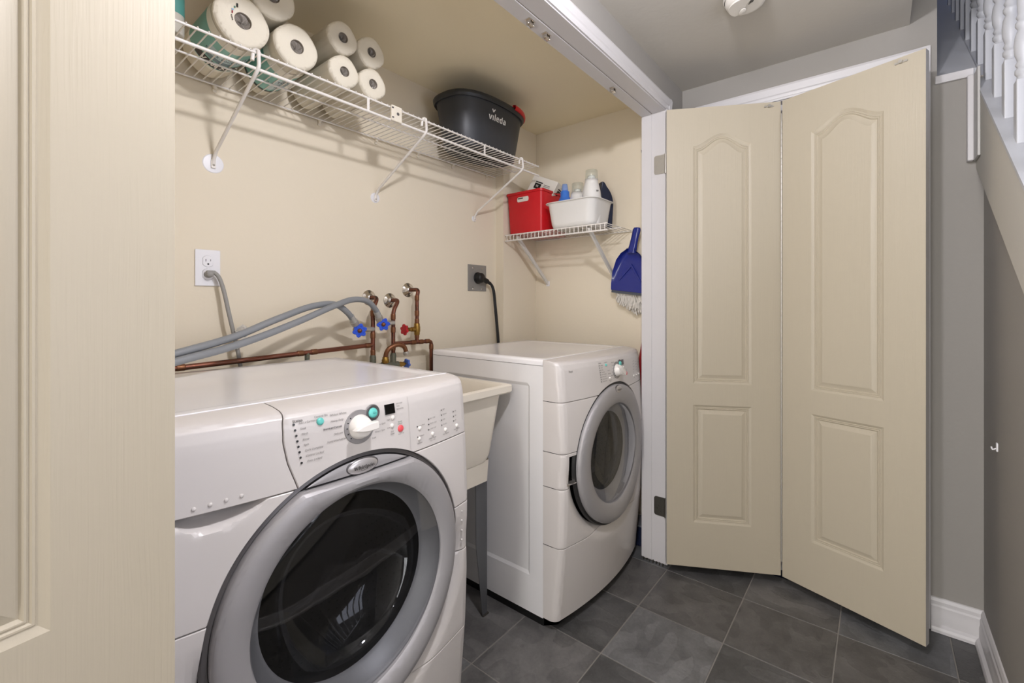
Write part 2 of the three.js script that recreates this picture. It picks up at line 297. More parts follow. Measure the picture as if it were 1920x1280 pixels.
// right wall under the stairs, and the stair's closed side (knee wall) that climbs away from the camera
const KZ = 0.262, stairTop = (x) => 1.894 + 0.755 * (x - 2.165), stairLow = (x) => 1.646 + 0.68 * (x - 2.23);
{
  const s = new THREE.Shape([[X_LEFT, -0.05], [X_FAR + 0.1, -0.05], [X_FAR + 0.1, stairLow(X_FAR + 0.1) + 0.1], [0.4, stairLow(0.4) + 0.1], [-0.1, 0.4], [-0.1, 2.6], [X_LEFT, 2.6]].map((p) => new THREE.Vector2(...p)));
  struct('wall_right', boxUV(extrude(s, 0.06).translate(0, 0, Z_RIGHT)), M.hallWall);
  const k = new THREE.Shape([[0.0, stairLow(0.0)], [X_FAR - 0.002, stairLow(X_FAR)], [X_FAR - 0.002, stairTop(X_FAR)], [0.0, stairTop(0.0)]].map((p) => new THREE.Vector2(...p)));
  struct('wall_stair_knee', boxUV(extrude(k, 0.08).translate(0, 0, KZ)), std(0xbdb9b0, 0.8, 0, { bumpMap: paintBump, bumpScale: 0.00035 }));
  const cap = new THREE.Shape([[-0.02, stairTop(-0.02)], [SW_X, stairTop(SW_X)], [SW_X, stairTop(SW_X) + 0.012], [-0.02, stairTop(-0.02) + 0.012]].map((p) => new THREE.Vector2(...p)));
  const trim = structGroup('trim_2');
  mesh('cap_rail', boxUV(extrude(cap, 0.085).translate(0, 0, KZ - 0.002)), M.stairWhite, trim);
  // beyond the far wall the cap widens into a sloping white ledge up to the stair's side wall
  const led = new THREE.Shape([[X_FAR, 1.985], [SW_X, 1.985 + 0.755 * (SW_X - X_FAR)], [SW_X, 1.985 + 0.755 * (SW_X - X_FAR) - 0.03], [X_FAR, 1.955]].map((p) => new THREE.Vector2(...p)));
  mesh('sloping_ledge', boxUV(extrude(led, 0.10).translate(0, 0, 0.163)), M.stairWhite, trim);
  mesh('ledge_nosing', boxUV(rboxAt(X_FAR - 0.012, X_FAR + 0.03, 1.955, 1.984, 0.158, 0.256, 0.003)), M.trim, trim);
  const t3 = structGroup('trim_3');
  mesh('corner_post', boxUV(rboxAt(X_FAR - 0.03, X_FAR, 1.66, 1.955, 0.238, 0.2545, 0.004, 3)), M.trim, t3);
  mesh('corner_bead', boxUV(rboxAt(X_FAR - 0.094, X_FAR - 0.001, 1.66, 1.955, 0.2545, 0.2618, 0.002)), std(0xbab8b4, 0.5), t3);
}
// unseen glowing window placed to light the upper stairs, its light in front
{
  const w = structGroup('unseen_window_1');
  mesh('unseen_frame', merge([box(SW_X - 0.03, SW_X, 3.2, 3.26, 0.3, 1.1), box(SW_X - 0.03, SW_X, 4.3, 4.36, 0.3, 1.1), box(SW_X - 0.03, SW_X, 3.26, 4.3, 0.3, 0.36), box(SW_X - 0.03, SW_X, 3.26, 4.3, 1.04, 1.1)]), M.trim, w);
  mesh('unseen_pane', box(SW_X - 0.012, SW_X - 0.008, 3.26, 4.3, 0.36, 1.04), new THREE.MeshStandardMaterial({ color: 0x222222, emissive: UNSEEN_STAIR_WINDOW.color, emissiveIntensity: 3 }), w);
  const l = new THREE.RectAreaLight(UNSEEN_STAIR_WINDOW.color, UNSEEN_STAIR_WINDOW.power, 0.68, 1.04); l.position.set(SW_X - 0.05, 3.78, 0.7); l.lookAt(2.5, 2.4, 0.6); scene.add(l);
}
{
  const w = structGroup('unseen_window_2'), x0 = 0.15, x1 = 1.35, y0 = 0.75, y1 = 1.95, f = 0.05;  // unseen window, out of view, placed to light the closet across the hall
  mesh('unseen_frame', merge([box(x0 - f, x1 + f, y0 - f, y0, SW_Z - 0.03, SW_Z), box(x0 - f, x1 + f, y1, y1 + f, SW_Z - 0.03, SW_Z), box(x0 - f, x0, y0, y1, SW_Z - 0.03, SW_Z), box(x1, x1 + f, y0, y1, SW_Z - 0.03, SW_Z)]), M.trim, w);
  mesh('unseen_pane', box(x0, x1, y0, y1, SW_Z - 0.012, SW_Z - 0.008), new THREE.MeshStandardMaterial({ color: 0x222222, emissive: UNSEEN_LANDING_WINDOW.color, emissiveIntensity: 0.9 }), w);
  const l = new THREE.RectAreaLight(UNSEEN_LANDING_WINDOW.color, UNSEEN_LANDING_WINDOW.power, x1 - x0, y1 - y0); l.position.set((x0 + x1) / 2, (y0 + y1) / 2, SW_Z - 0.04); l.lookAt((x0 + x1) / 2, (y0 + y1) / 2, -1); scene.add(l);
}
{
  const w = structGroup('door_4'), z0 = -0.44, z1 = 0.18, y0 = 0.12, y1 = 1.98, X = X_LEFT;  // added door behind the camera, a fill light for the hall's far end
  mesh('added_frame', merge([box(X, X + 0.03, 0.005, y0, z0 - 0.09, z1 + 0.09), box(X, X + 0.03, y1, y1 + 0.09, z0 - 0.09, z1 + 0.09), box(X, X + 0.03, y0, y1, z0 - 0.09, z0), box(X, X + 0.03, y0, y1, z1, z1 + 0.09)]), M.trim, w);
  mesh('glass', box(X + 0.008, X + 0.012, y0, y1, z0, z1), new THREE.MeshStandardMaterial({ color: 0x222222, emissive: FILL_DOOR.color, emissiveIntensity: 1.2 }), w);  // glowing pane of the added fill door
  const l = new THREE.RectAreaLight(FILL_DOOR.color, FILL_DOOR.power, z1 - z0, y1 - y0); l.position.set(X + 0.04, (y0 + y1) / 2, (z0 + z1) / 2); l.lookAt(2, (y0 + y1) / 2, (z0 + z1) / 2); scene.add(l);
}
// stair treads behind the knee wall
{
  const st = structGroup('stairs');
  for (let i = 0; i < 14; i++) { const x = 0.15 + i * 0.25, y = 0.185 * (i + 1) - 0.02; mesh('tread', rboxAt(x, x + 0.27, y - 0.03, y, Z_RIGHT + 0.066, SW_Z - 0.002, 0.008), M.stairWhite, st); mesh('riser', box(x + 0.02, x + 0.035, y - 0.185, y - 0.03, Z_RIGHT + 0.066, SW_Z - 0.002), M.stairWhite, st); }
}
{
  const r = thing('stair_railing', 'white painted stair railing with turned balusters on the sloping knee wall', 'railing');
  const prof = [[0.0155, 0.30], [0.0165, 0.305], [0.014, 0.312], [0.019, 0.320], [0.019, 0.328], [0.014, 0.335], [0.018, 0.343], [0.014, 0.352], [0.0195, 0.372], [0.0205, 0.395], [0.018, 0.42], [0.013, 0.435], [0.018, 0.445], [0.018, 0.452], [0.013, 0.460], [0.0165, 0.468], [0.013, 0.476], [0.0145, 0.50], [0.0165, 0.62], [0.0155, 0.70], [0.013, 0.74], [0.018, 0.75], [0.014, 0.765], [0.017, 0.775], [0.017, 0.80]];
  const base = boxUV(rbox(0.036, 0.22, 0.036, 0.003, 2).translate(0, 0.045, 0)), turned = lathe(prof.map(([r, y]) => [r, y < 0.5 ? y - 0.147 : y - 0.147 * (0.8 - y) / 0.3]), 16), topb = rbox(0.034, 0.2, 0.034, 0.003, 1).translate(0, 0.9, 0);
  const g = merge([base, turned, topb]);
  const Zb = KZ + 0.036;
  for (let i = 0; i < 24; i++) { const x = 0.42 + i * 0.149, b = mesh('baluster', g, M.stairWhite, r); b.position.set(x, stairTop(x) + 0.012, Zb); }
  mesh('handrail', boxUV(extrude([[0.3, stairTop(0.3) + 0.96], [3.98, stairTop(3.98) + 0.96], [3.98, stairTop(3.98) + 1.02], [0.3, stairTop(0.3) + 1.02]], 0.05).translate(0, 0, Zb - 0.025)), M.stairWhite, r);
}

// ------------------------------------------------------------------ moulded bifold doors
const LW = 0.455, LT = 0.03, LY0 = 0.038, LY1 = 2.012;
function leafGeo() {
  const PROF = [[0, 0], [0.0015, -0.0008], [0.0082, -0.0056], [0.0094, -0.0058], [0.0104, -0.0046], [0.0124, -0.0046], [0.0142, -0.0070], [0.0152, -0.0070], [0.0164, -0.0058], [0.018, -0.0060], [0.0212, -0.0098], [0.0230, -0.0098], [0.0365, -0.0024], [0.0388, -0.0015]];
  const outline = (x0, x1, y0, ySh, yPk, d) => {                                  // counter-clockwise, d metres inside the edge
    const p = [], N = 28, a = x0 + d, b = x1 - d;
    p.push([a, y0 + d]); p.push([b, y0 + d]);
    for (let i = 0; i <= N; i++) { const t = i / N, x = lerp(b, a, t), bell = Math.pow(0.5 * (1 - Math.cos(2 * Math.PI * t)), 0.92); p.push([x, lerp(ySh, yPk, yPk > ySh ? bell : 0) - d]); }
    return p;
  };
  const panels = [[0.109, 0.342, 0.827, 1.847, 1.896], [0.109, 0.342, 0.229, 0.735, 0.735]];
  const face = new THREE.Shape([[0, LY0], [LW, LY0], [LW, LY1], [0, LY1]].map((p) => new THREE.Vector2(...p)));
  const parts = [];
  for (const [a, b, c, d, e] of panels) {
    face.holes.push(new THREE.Path(outline(a, b, c, d, e, 0).map((p) => new THREE.Vector2(...p))));
    const rings = PROF.map(([off, z]) => { const o = outline(a, b, c, d, e, off); return [...o, o[0]].map(([x, y]) => [x, y, z]); });
    const g = grid(rings, (i, j, p) => [p[0], p[1]]); flip(g); g.computeVertexNormals();
    parts.push(toCreasedNormals(g, 0.55));
    const last = outline(a, b, c, d, e, PROF[PROF.length - 1][0]);
    parts.push(new THREE.ShapeGeometry(new THREE.Shape(last.map((p) => new THREE.Vector2(...p)))).translate(0, 0, PROF[PROF.length - 1][1]));
  }
  const f = new THREE.ShapeGeometry(face);
  parts.push(f);
  const shell = box(0, LW, LY0, LY1, -LT, -0.0106);
  const edge = grid([[0, -0.0106], [0, 0]].map(([, z]) => [[0, LY0], [LW, LY0], [LW, LY1], [0, LY1], [0, LY0]].map(([x, y]) => [x, y, z])));
  return { face: merge(parts), body: merge([shell, toCreasedNormals(edge, 0.3)]) };
}
function flip(g) { const i = g.index.array; for (let k = 0; k < i.length; k += 3) { const t = i[k]; i[k] = i[k + 1]; i[k + 1] = t; } }
const LEAF = leafGeo();
function leaf(parent, P, Q, mirror, catchAt) {                                      // P, Q: [x, z] of the visible face's bottom edge, left to right as seen
  const o = new THREE.Group(); o.name = parent.children.some((c) => c.name === 'leaf') ? 'leaf_001' : 'leaf';
  o.position.set(P[0], 0, P[1]); o.rotation.y = -Math.atan2(Q[1] - P[1], Q[0] - P[0]); parent.add(o);
  mesh('moulded_face', LEAF.face, M.door, o); mesh('slab', LEAF.body, M.doorEdge, o);
  if (catchAt) { const c = mesh('catch_plate', merge([rbox(0.036, 0.006, 0.003, 0.001, 1), cylZ(0.006, 0.012, 10).translate(0, 0.001, 0.004), cylZ(0.004, 0.005, 8).translate(0.014, 0, 0.001), cylZ(0.004, 0.005, 8).translate(-0.014, 0, 0.001)]), M.nickel, o); c.position.set(catchAt, LY1 - 0.018, 0.002); }
  return o;
}
{
  const d = structGroup('door_2');
  const P1 = [1.945, -0.714], P2 = [2.164, -0.315], P3 = [2.160, -0.309], P4 = [2.015, 0.119];
  leaf(d, P1, P2, false, 0.408); leaf(d, P3, P4, false, 0.391);
  const ph = []; for (let y = 0.12; y < 1.94; y += 0.026) ph.push(cyl(0.0038, 0.0225, 8).translate(0, y, 0));
  const piano = mesh('piano_hinge', merge([...ph, cyl(0.0025, 1.86, 6).translate(0, 1.03, 0)]), M.nickel, d); piano.position.set(2.158, 0, -0.312);
  for (const y of [1.793, 0.262]) {
    const s = new THREE.Shape(); s.moveTo(0.05, -0.042); s.lineTo(0.012, -0.042); s.quadraticCurveTo(0, -0.042, 0, -0.030); s.lineTo(0, 0.030); s.quadraticCurveTo(0, 0.042, 0.012, 0.042); s.lineTo(0.05, 0.042);
    const h = mesh('hinge', merge([extrude(s, 0.002, { curveSegments: 6 }).rotateY(-Math.PI / 2).translate(0, 0, 0), cyl(0.0055, 0.086, 10).translate(-0.004, 0, 0.053), ...[[-0.026, 0.03], [0, 0.018], [0.026, 0.03], [-0.012, 0.012]].map(([a, b]) => cylX(0.0045, 0.003, 8).translate(-0.002, a, b))]), y > 1 ? M.nickel : M.bracketDark, d);
    h.position.set(JR - 0.001, y, -0.786);
  }
}
{
  const d = structGroup('door_1');
  const B = [0.1730, -0.6885], dir = [0.9889, -0.1486];
  leaf(d, [B[0] - dir[0] * LW, B[1] - dir[1] * LW], B, true);
  leaf(d, [-0.662, -0.362], [-0.285, -0.618], true);                                 // second leaf, out of view, angled to shade the first from the left
}

// ------------------------------------------------------------------ washer and dryer (one design)
const W = 0.343, RC = 0.03, RING = 0.281, YC = 0.574;
const dep = (y) => interp([0.04, 0.32, 0.5, 0.66, 0.78, 0.845, 0.93, 0.955, 0.97], [0.052, 0.078, 0.085, 0.085, 0.08, 0.075, 0.068, 0.060, 0.03], y);
function machine(kind) {
  const wash = kind === 'washer';
  const root = thing(wash ? 'washing_machine' : 'tumble_dryer', wash ? 'white front-loading washing machine with silver-ringed door, beside the cream laundry sink and foreground door' : 'white front-loading tumble dryer with grey oval-looking door, beside the right door jamb', wash ? 'washing machine' : 'dryer', wash ? [0.526, 0.008, -0.937] : [1.673, 0, -0.937], wash ? 0 : 0);
  const zs = (x, y) => {                                                           // bulging front
    let z = dep(y) + 0.04 * (1 - (x / W) ** 2);
    const r = Math.hypot(x, y - YC), wd = 0.058;
    if (r < RING + wd && y < 0.62) { const t = clamp(1 - (r - RING) / wd); z -= 0.032 * t * t * smooth(0.62, 0.5, y) * (0.45 + 0.55 * smooth(0.02, 0.2, Math.abs(x))); }
    if (wash && x < -0.13 && y < 0.8205) { const h = 0.026 * clamp(1 - ((x + 0.268) / (x < -0.268 ? 0.056 : 0.088)) ** 2); if (h > 0.001) { const t = (y - (0.82 - h)) / h; z -= 0.040 * smooth(-0.25, 0.6, t) * smooth(0, 0.012, h); } }
    return z;
  };
  const topFrac = (y) => y <= 0.944 ? 1 : interp([0.944, 0.951, 0.957, 0.961, 0.9645, 0.9665], [1, 0.975, 0.9, 0.76, 0.45, 0], y);
  function half(rows, sgn, inner, N = 26) {                                         // one side of a front panel, from the cabinet edge inwards
    const out = [];
    for (const [y, dz] of rows) {
      const D = zs(sgn * (W - RC), Math.min(y, 0.944)) * 1, fr = topFrac(y), rc = Math.min(RC, D), row = [], hw = inner(y);
      row.push([sgn * W, y, Math.min(0, dz)]);
      row.push([sgn * W, y, (D - rc) * fr + dz]);
      for (let a = 1; a <= 6; a++) { const th = a / 6 * Math.PI / 2; row.push([sgn * (W - RC + RC * Math.cos(th)), y, (D - rc + rc * Math.sin(th)) * fr + dz]); }
      const x0 = sgn * (W - RC), x1 = hw[0] + hw[1] * 0.0014;
      for (let i = 1; i <= N; i++) { const t = 1 - Math.pow(1 - i / N, 1.35), x = lerp(x0, x1, t); row.push([x, y, zs(x, Math.min(y, 0.944)) * fr + dz]); }
      const ze = zs(hw[0], Math.min(y, 0.944)) * fr + dz;
      row.push([hw[0], y, ze - 0.0013 * Math.abs(hw[1])]); row.push([hw[0], y, ze - 0.016 * Math.abs(hw[1])]);
      out.push(row);
    }
    const g = grid(out, (i, j, p) => [p[0], p[1]]);
    if (sgn > 0) flip(g);
    g.computeVertexNormals();
    return g;
  }
  const POCKET = [0.528, 0.629, 0.044];                                              // dryer: finger pocket beside the door, from y to y, this wide
  const circ = (sgn) => (y) => { const h = RING * RING - (y - YC) ** 2, more = !wash && sgn < 0 && y > POCKET[0] && y < POCKET[1] ? POCKET[2] : 0; return h > 0 ? [sgn * (Math.sqrt(h) + more), sgn] : [0, 0]; };
  function rowsFor(y0, y1, top) {
    const ys = new Set(); const n = Math.ceil((y1 - y0) / 0.008);
    for (let i = 0; i <= n; i++) ys.add(lerp(y0 + 0.0013, y1 - (top ? 0 : 0.0013), i / n));
    for (const s of [-1, 1]) for (let a = 0; a < 40; a += 2.5) { const y = YC + s * RING * Math.cos(a * Math.PI / 180); if (y > y0 + 0.002 && y < y1 - 0.002) ys.add(y); }
    if (!wash) for (const q of [POCKET[0], POCKET[1]]) for (const e of [-0.0002, 0.0002]) if (q > y0 + 0.002 && q < y1 - 0.002) ys.add(q + e);
    if (top) for (const y of [0.944, 0.9475, 0.951, 0.954, 0.957, 0.959, 0.961, 0.963, 0.9645, 0.9658]) ys.add(y);
    const r = [...ys].sort((a, b) => a - b).map((y) => [y, 0]);
    const lo = [[y0, -0.016], [y0, -0.0013]], hi = top ? [[0.9665, 0]] : [[y1, -0.0013], [y1, -0.016]];
    return [...lo, ...r, ...hi];
  }
  const band = (name, y0, y1, mat, top) => { const r = rowsFor(y0, y1, top); return mesh(name, toCreasedNormals(mergeVertices(merge([half(r, -1, circ(-1)), half(r, 1, circ(1))]).deleteAttribute('normal'), 1e-5), 0.7), mat, root); };
  const G = 0.0011;
  if (wash) {
    const r = rowsFor(0.82 + G, 0.9665, true), xd = (y) => interp([0.82, 0.838, 0.87, 0.909, 0.94, 0.968], [-0.131, -0.137, -0.148, -0.1545, -0.1535, -0.1465], y);
    mesh('dispenser_drawer', toCreasedNormals(half(r, -1, (y) => [xd(y) - G, -1], 20), 0.7), M.fascia, root);
    const inner = half(r, -1, circ(-1), 26), p = [];
    // control panel: from the drawer's edge to the right-hand corner
    const rowsL = r.map(([y, dz]) => { const c = circ(-1)(y), a = xd(y) + G, b = Math.max(c[0], a + 0.001), row = [[a, y, zs(a, Math.min(y, 0.944)) * topFrac(y) + dz - 0.016], [a, y, zs(a, Math.min(y, 0.944)) * topFrac(y) + dz - 0.0013]]; for (let i = 0; i <= 14; i++) { const x = lerp(a + 0.0013, b, i / 14); row.push([x, y, zs(x, Math.min(y, 0.944)) * topFrac(y) + dz]); } row.push([b, y, zs(b, Math.min(y, 0.944)) * topFrac(y) + dz - 0.016 * Math.abs(c[1])]); return row; });
    const gl = grid(rowsL, (i, j, q) => [q[0], q[1]]);
    mesh('control_panel', toCreasedNormals(mergeVertices(merge([gl, half(r, 1, circ(1))]).deleteAttribute('normal'), 1e-5), 0.7), M.fascia, root);
  } else band('control_panel', 0.82 + G, 0.9665, M.fascia, true);
  band('front_panel', 0.64 + G, 0.82 - G, M.fasciaLow);
  band('handle_panel', 0.515 + G, 0.64 - G, M.fasciaLow);
  band('lower_panel', 0.306 + G, 0.515 - G, M.fasciaLow);
  band('access_panel', 0.04, 0.306 - G, M.fasciaLow);
  // cabinet: two pressed side panels, back, dark toe space, bulkhead with the drum opening
  const D = 0.595;
  const zl = [-D, -D + 0.01, -0.515, -0.51, -0.5, -0.495, -0.3, -0.075, -0.07, -0.06, -0.055, -0.004, 0], yl = [0.036, 0.04, 0.165, 0.17, 0.182, 0.187, 0.5, 0.86, 0.865, 0.877, 0.882, 0.938, 0.944];
  const dip = (z, y) => smooth(-0.513, -0.497, z) * smooth(-0.057, -0.073, z) * smooth(0.167, 0.185, y) * smooth(0.88, 0.862, y);
  const sideGrid = (s) => { const g = grid(yl.map((y) => zl.map((z) => [s * (W - 0.006 * dip(z, y)), y, z])), (i, j, p) => [p[2], p[1]]); if (s > 0) flip(g); return toCreasedNormals(g, 0.25); };
  mesh('side_panel', sideGrid(-1), M.enamelSide, root); mesh('side_panel', sideGrid(1), M.enamelSide, root);
  mesh('back_panel', box(-W + 0.002, W - 0.002, 0.04, 0.944, -D, -D + 0.004), M.enamelSide, root);
  mesh('toe_base', merge([box(-W + 0.012, W - 0.012, 0.0, 0.045, -D + 0.02, -0.005), extrude([[-W + 0.014, 0], [W - 0.014, 0], [W - 0.05, 0.035], [0, 0.066], [-W + 0.05, 0.035]], 0.045).rotateX(-Math.PI / 2).scale(1, 1, -1).translate(0, 0, -0.006)]), M.black, root);
  { const s = new THREE.Shape([[-W + 0.004, 0.05], [W - 0.004, 0.05], [W - 0.004, 0.94], [-W + 0.004, 0.94]].map((p) => new THREE.Vector2(...p))); s.holes.push(new THREE.Path().absarc(0, YC, 0.235, 0, Math.PI * 2)); mesh('bulkhead', extrude(s, 0.004, { curveSegments: 40 }).translate(0, 0, 0.012), M.dark, root); }
  // lid with a shallow pressed field
  {
    const xs = [], e = 0.01; for (let a = 0; a <= 5; a++) xs.push([-W + e - e * Math.cos(a / 5 * Math.PI / 2), e - e * Math.sin(a / 5 * Math.PI / 2)]);
    xs.push([-W + 0.035, 0], [-W + 0.04, 0], [-W + 0.05, 0], [-W + 0.056, 0]);
    const mx = xs.map(([x, d]) => [-x, d]).reverse(), X = [[-W, 0.0225], ...xs, [0, 0], ...mx, [W, 0.0225]];
    const z0 = -D, z1 = -0.002, zsx = []; for (let a = 0; a <= 5; a++) zsx.push([z0 + e - e * Math.cos(a / 5 * Math.PI / 2), e - e * Math.sin(a / 5 * Math.PI / 2)]);
    const Z = [[z0, 0.0225], ...zsx, [z0 + 0.05, 0], [z0 + 0.055, 0], [z0 + 0.066, 0], [z0 + 0.072, 0], [-0.3, 0], [-0.05, 0], [-0.044, 0], [-0.034, 0], [-0.028, 0], [z1, 0], [z1 + 0.001, 0.004]];
    const dipL = (x, z) => smooth(W - 0.034, W - 0.056, Math.abs(x)) * smooth(z0 + 0.05, z0 + 0.072, z) * smooth(-0.027, -0.05, z);
    mesh('lid', toCreasedNormals(grid(Z.map(([z, dz]) => X.map(([x, dx]) => [x, 0.968 - Math.max(dx, dz) - 0.0035 * dipL(x, z), z])).reverse()), 0.6), M.enamel, root);
  }
  // dark recessed ring round the door
  const surf = (x, y) => zs(clamp(x, -W + RC, W - RC), y);
  const plain = (x, y) => dep(y) + 0.04 * (1 - (x / W) ** 2);
  {
    const rows = [[RING + 0.001, -0.016], [RING - 0.002, -0.006], [RING - 0.009, -0.005], [RING - 0.012, -0.012], [RING - 0.016, -0.014], [RING - 0.05, -0.016]].map(([r, dz]) => { const row = []; for (let a = 0; a <= 120; a++) { const t = a / 120 * Math.PI * 2, x = r * Math.cos(t), y = YC + r * Math.sin(t); row.push([x, y, plain(x, y) + dz]); } return row; });
    const g = grid(rows); mesh('door_surround', toCreasedNormals(g, 0.6), wash ? M.bezel : M.dark, root);
  }
  // door: silver ring (cut straight along the top on the washer), deep wall, panes and drum
  const ro = (t, cut = 0.238) => wash && Math.sin(t) > 0 ? Math.min(RING - 0.011, cut / Math.max(0.001, Math.sin(t))) : RING - 0.0105;
  const ri = wash ? 0.212 : 0.196, NA = 180;
  const angs = []; for (let a = 0; a <= NA; a++) angs.push(a / NA * Math.PI * 2);
  if (wash) { const c = Math.asin(0.238 / (RING - 0.011)); angs.push(c, c - 0.012, c + 0.012, Math.PI - c, Math.PI - c - 0.012, Math.PI - c + 0.012); angs.sort((a, b) => a - b); }
  const prof = [[1, -0.014], [1, -0.003], [0.985, 0.0012], [0.95, 0.0045], [0.86, 0.008], [0.6, 0.0095], [0.3, 0.007], [0.12, 0.002], [0.04, -0.001], [0, -0.004], [0, -0.02]];
  const door = mesh('door', toCreasedNormals(grid(prof.map(([t, dz]) => angs.map((a) => { const r = lerp(ri, ro(a), t), x = r * Math.cos(a), y = YC + r * Math.sin(a); return [x, y, plain(x, y) + 0.004 + dz]; }))), 0.5), M.silver, root);
  const zC = plain(0, YC);
  mesh('inner_wall', latheZ(wash ? [[ri + 0.002, -0.012], [ri - 0.005, -0.03], [ri - 0.020, -0.055], [ri - 0.028, -0.058]] : [[ri + 0.002, -0.012], [ri - 0.012, -0.03], [ri - 0.03, -0.05], [ri - 0.04, -0.052]], 72).translate(0, YC, zC), wash ? M.bowl : M.silverLight, door);
  mesh('outer_pane', latheZ([[0.0001, 0.006], [0.06, 0.005], [0.12, 0.001], [0.17, -0.006], [ri + 0.001, -0.0175]], 72).translate(0, YC, zC + 0.004), M.glass, door);
  mesh('inner_bowl', latheZ(wash ? [[ri - 0.028, -0.058], [ri - 0.036, -0.085], [0.13, -0.135], [0.08, -0.15], [0.0001, -0.155]] : [[ri - 0.04, -0.052], [ri - 0.046, -0.06], [0.0001, -0.062]], 60).translate(0, YC, zC), wash ? M.glassDark : M.glass, door);
  mesh('gasket', latheZ([[ri - 0.026, -0.062], [ri - 0.02, -0.085], [ri - 0.015, -0.11], [0.22, -0.118], [0.235, -0.12]], 60).translate(0, YC, zC), M.rubber, root);
  {
    const drum = mesh('drum', merge([latheZ([[0.225, -0.12], [0.262, -0.13], [0.264, -0.40], [0.25, -0.43], [0.0001, -0.44]], 64).translate(0, YC, zC)]), M.drum, root);
    for (let k = 0; k < 3; k++) { const a = 0.6 + k * Math.PI * 2 / 3, v = mesh('drum_vane', rbox(0.05, 0.035, 0.24, 0.012, 3), M.drum, drum); v.position.set(0.245 * Math.cos(a), YC + 0.245 * Math.sin(a), zC - 0.265); v.rotation.z = a - Math.PI / 2; }
    const holes = []; const hg = new THREE.CircleGeometry(0.0028, 6);
    for (let i = 0; i < 60; i++) for (let j = 0; j < 13; j++) { const a = (i + (j % 2) * 0.5) / 60 * Math.PI * 2; holes.push(hg.clone().rotateY(-Math.PI / 2).translate(0.2615, 0, 0).rotateZ(a).translate(0, YC, zC - 0.15 - j * 0.019)); }
    const h = mesh('drum_holes', merge(holes), M.black, drum); h.userData.kind = 'stuff';
  }
  // controls follow the bulging panel: local (x, y) -> a small frame on the surface
  const place = (o, x, y, lift = 0) => { o.position.set(x, y, plain(x, y) + lift); const dx = -0.08 * x / (W * W), dy = (dep(y + 0.005) - dep(y - 0.005)) / 0.01; o.quaternion.setFromUnitVectors(V(0, 0, 1), V(-dx, -dy, 1).normalize()); return o; };
  const patch = (x0, x1, y0, y1, lift = 0.0006, nx = 40, ny = 10) => { const rows = []; for (let j = 0; j <= ny; j++) { const row = []; for (let i = 0; i <= nx; i++) { const x = lerp(x0, x1, i / nx), y = lerp(y0, y1, j / ny); row.push([x, y, plain(x, y) + lift]); } rows.push(row); } return grid(rows); };
  const dome = (r, h) => lathe([[0, h], [r * 0.5, h * 0.93], [r * 0.85, h * 0.65], [r, h * 0.15], [r, -0.002]], 20).rotateX(Math.PI / 2);
  const DX = wash ? 0 : 0.005;
  // printed words
  const px0 = wash ? -0.148 : -0.13, px1 = 0.312, py0 = 0.826, py1 = 0.948, S = 4200;
  const lettering = canvasTex(Math.round((px1 - px0) * S), Math.round((py1 - py0) * S), (c, w, h) => {
    c.clearRect(0, 0, w, h);
    const T = (s, x, y, size, o = {}) => { c.font = `${o.bold ? 'bold ' : ''}${o.it ? 'italic ' : ''}${size}px sans-serif`; c.fillStyle = o.color || '#5a5652'; c.textAlign = o.align || 'left'; c.textBaseline = 'middle'; c.fillText(s, (x - px0) * S, (py1 - y) * S); };
    const dot = (x, y, r = 9, col = '#1d1b1a') => { c.fillStyle = col; c.beginPath(); c.arc((x - px0) * S, (py1 - y) * S, r, 0, 7); c.fill(); };
    if (wash) {
      T('Status', -0.1365, 0.9475 - 0.0045, 25, { bold: true });
      ['Add a Garment', 'Soak', 'Wash', 'Rinse', 'Spin', 'Cycle Complete', 'Control Locked', 'Door Locked'].forEach((s, i) => { const x = -0.135 + 0.0106 * i / 7, y = 0.9375 - 0.0713 * i / 7; dot(x, y); T(s, x + 0.0085 + 0.001 * i / 7, y + 0.001, 21, { it: true, color: '#8a847e' }); });
      T('Control On', -0.0965, 0.9438, 22);
      ['Whitest Whites', 'Heavy Duty', 'Normal/Casual', 'Delicate', 'Hand Washables'].forEach((s, i) => T(s, [-0.032, -0.0400, -0.0440, -0.0430, -0.0365][i], [0.9415, 0.9305, 0.9180, 0.9050, 0.8925][i], 22, { align: 'right', it: i !== 2, bold: i === 2, color: i === 2 ? '#4a4643' : '#847e78' }));
      ['Drain / Spin', 'Rinse / Spin', 'Soak'].forEach((s, i) => T(s, [0.0315, 0.0300, 0.0215][i], [0.9035, 0.8900, 0.8790][i], 20, { it: true, color: '#948e88' }));
      ['Estimated', 'Time', 'Remaining'].forEach((s, i) => T(s, 0.0890, 0.9385 - i * 0.0058, 17, { color: '#9a948d' }));
      T('High', 0.0700, 0.9085, 18, { align: 'right', color: '#87817b' }); T('Low', 0.0690, 0.8915, 18, { align: 'right', color: '#87817b' });
      T('Soil', 0.0745, 0.8815, 19, { align: 'center' }); T('Level', 0.0745, 0.8765, 19, { align: 'center' });
      T('Pause', 0.0965, 0.8985, 18, { align: 'center', color: '#5d8a76' }); T('Cancel', 0.0965, 0.8940, 18, { align: 'center', color: '#5d8a76' }); T('Drain / Off', 0.0985, 0.8715, 14, { align: 'center', color: '#9a948d' });
      c.fillStyle = '#cdc8c4'; c.fillRect((0.1235 - px0) * S, 0, 3, h);
      [['Extra Rinse', 0.8763], ['PreWash', 0.8525]].forEach(([s, y]) => { dot(0.1475, y - 0.001, 7); T(s, 0.1515, y, 17, { it: true, color: '#8f8983' }); }); T('Options', 0.1525, 0.8375, 19, { align: 'center' });
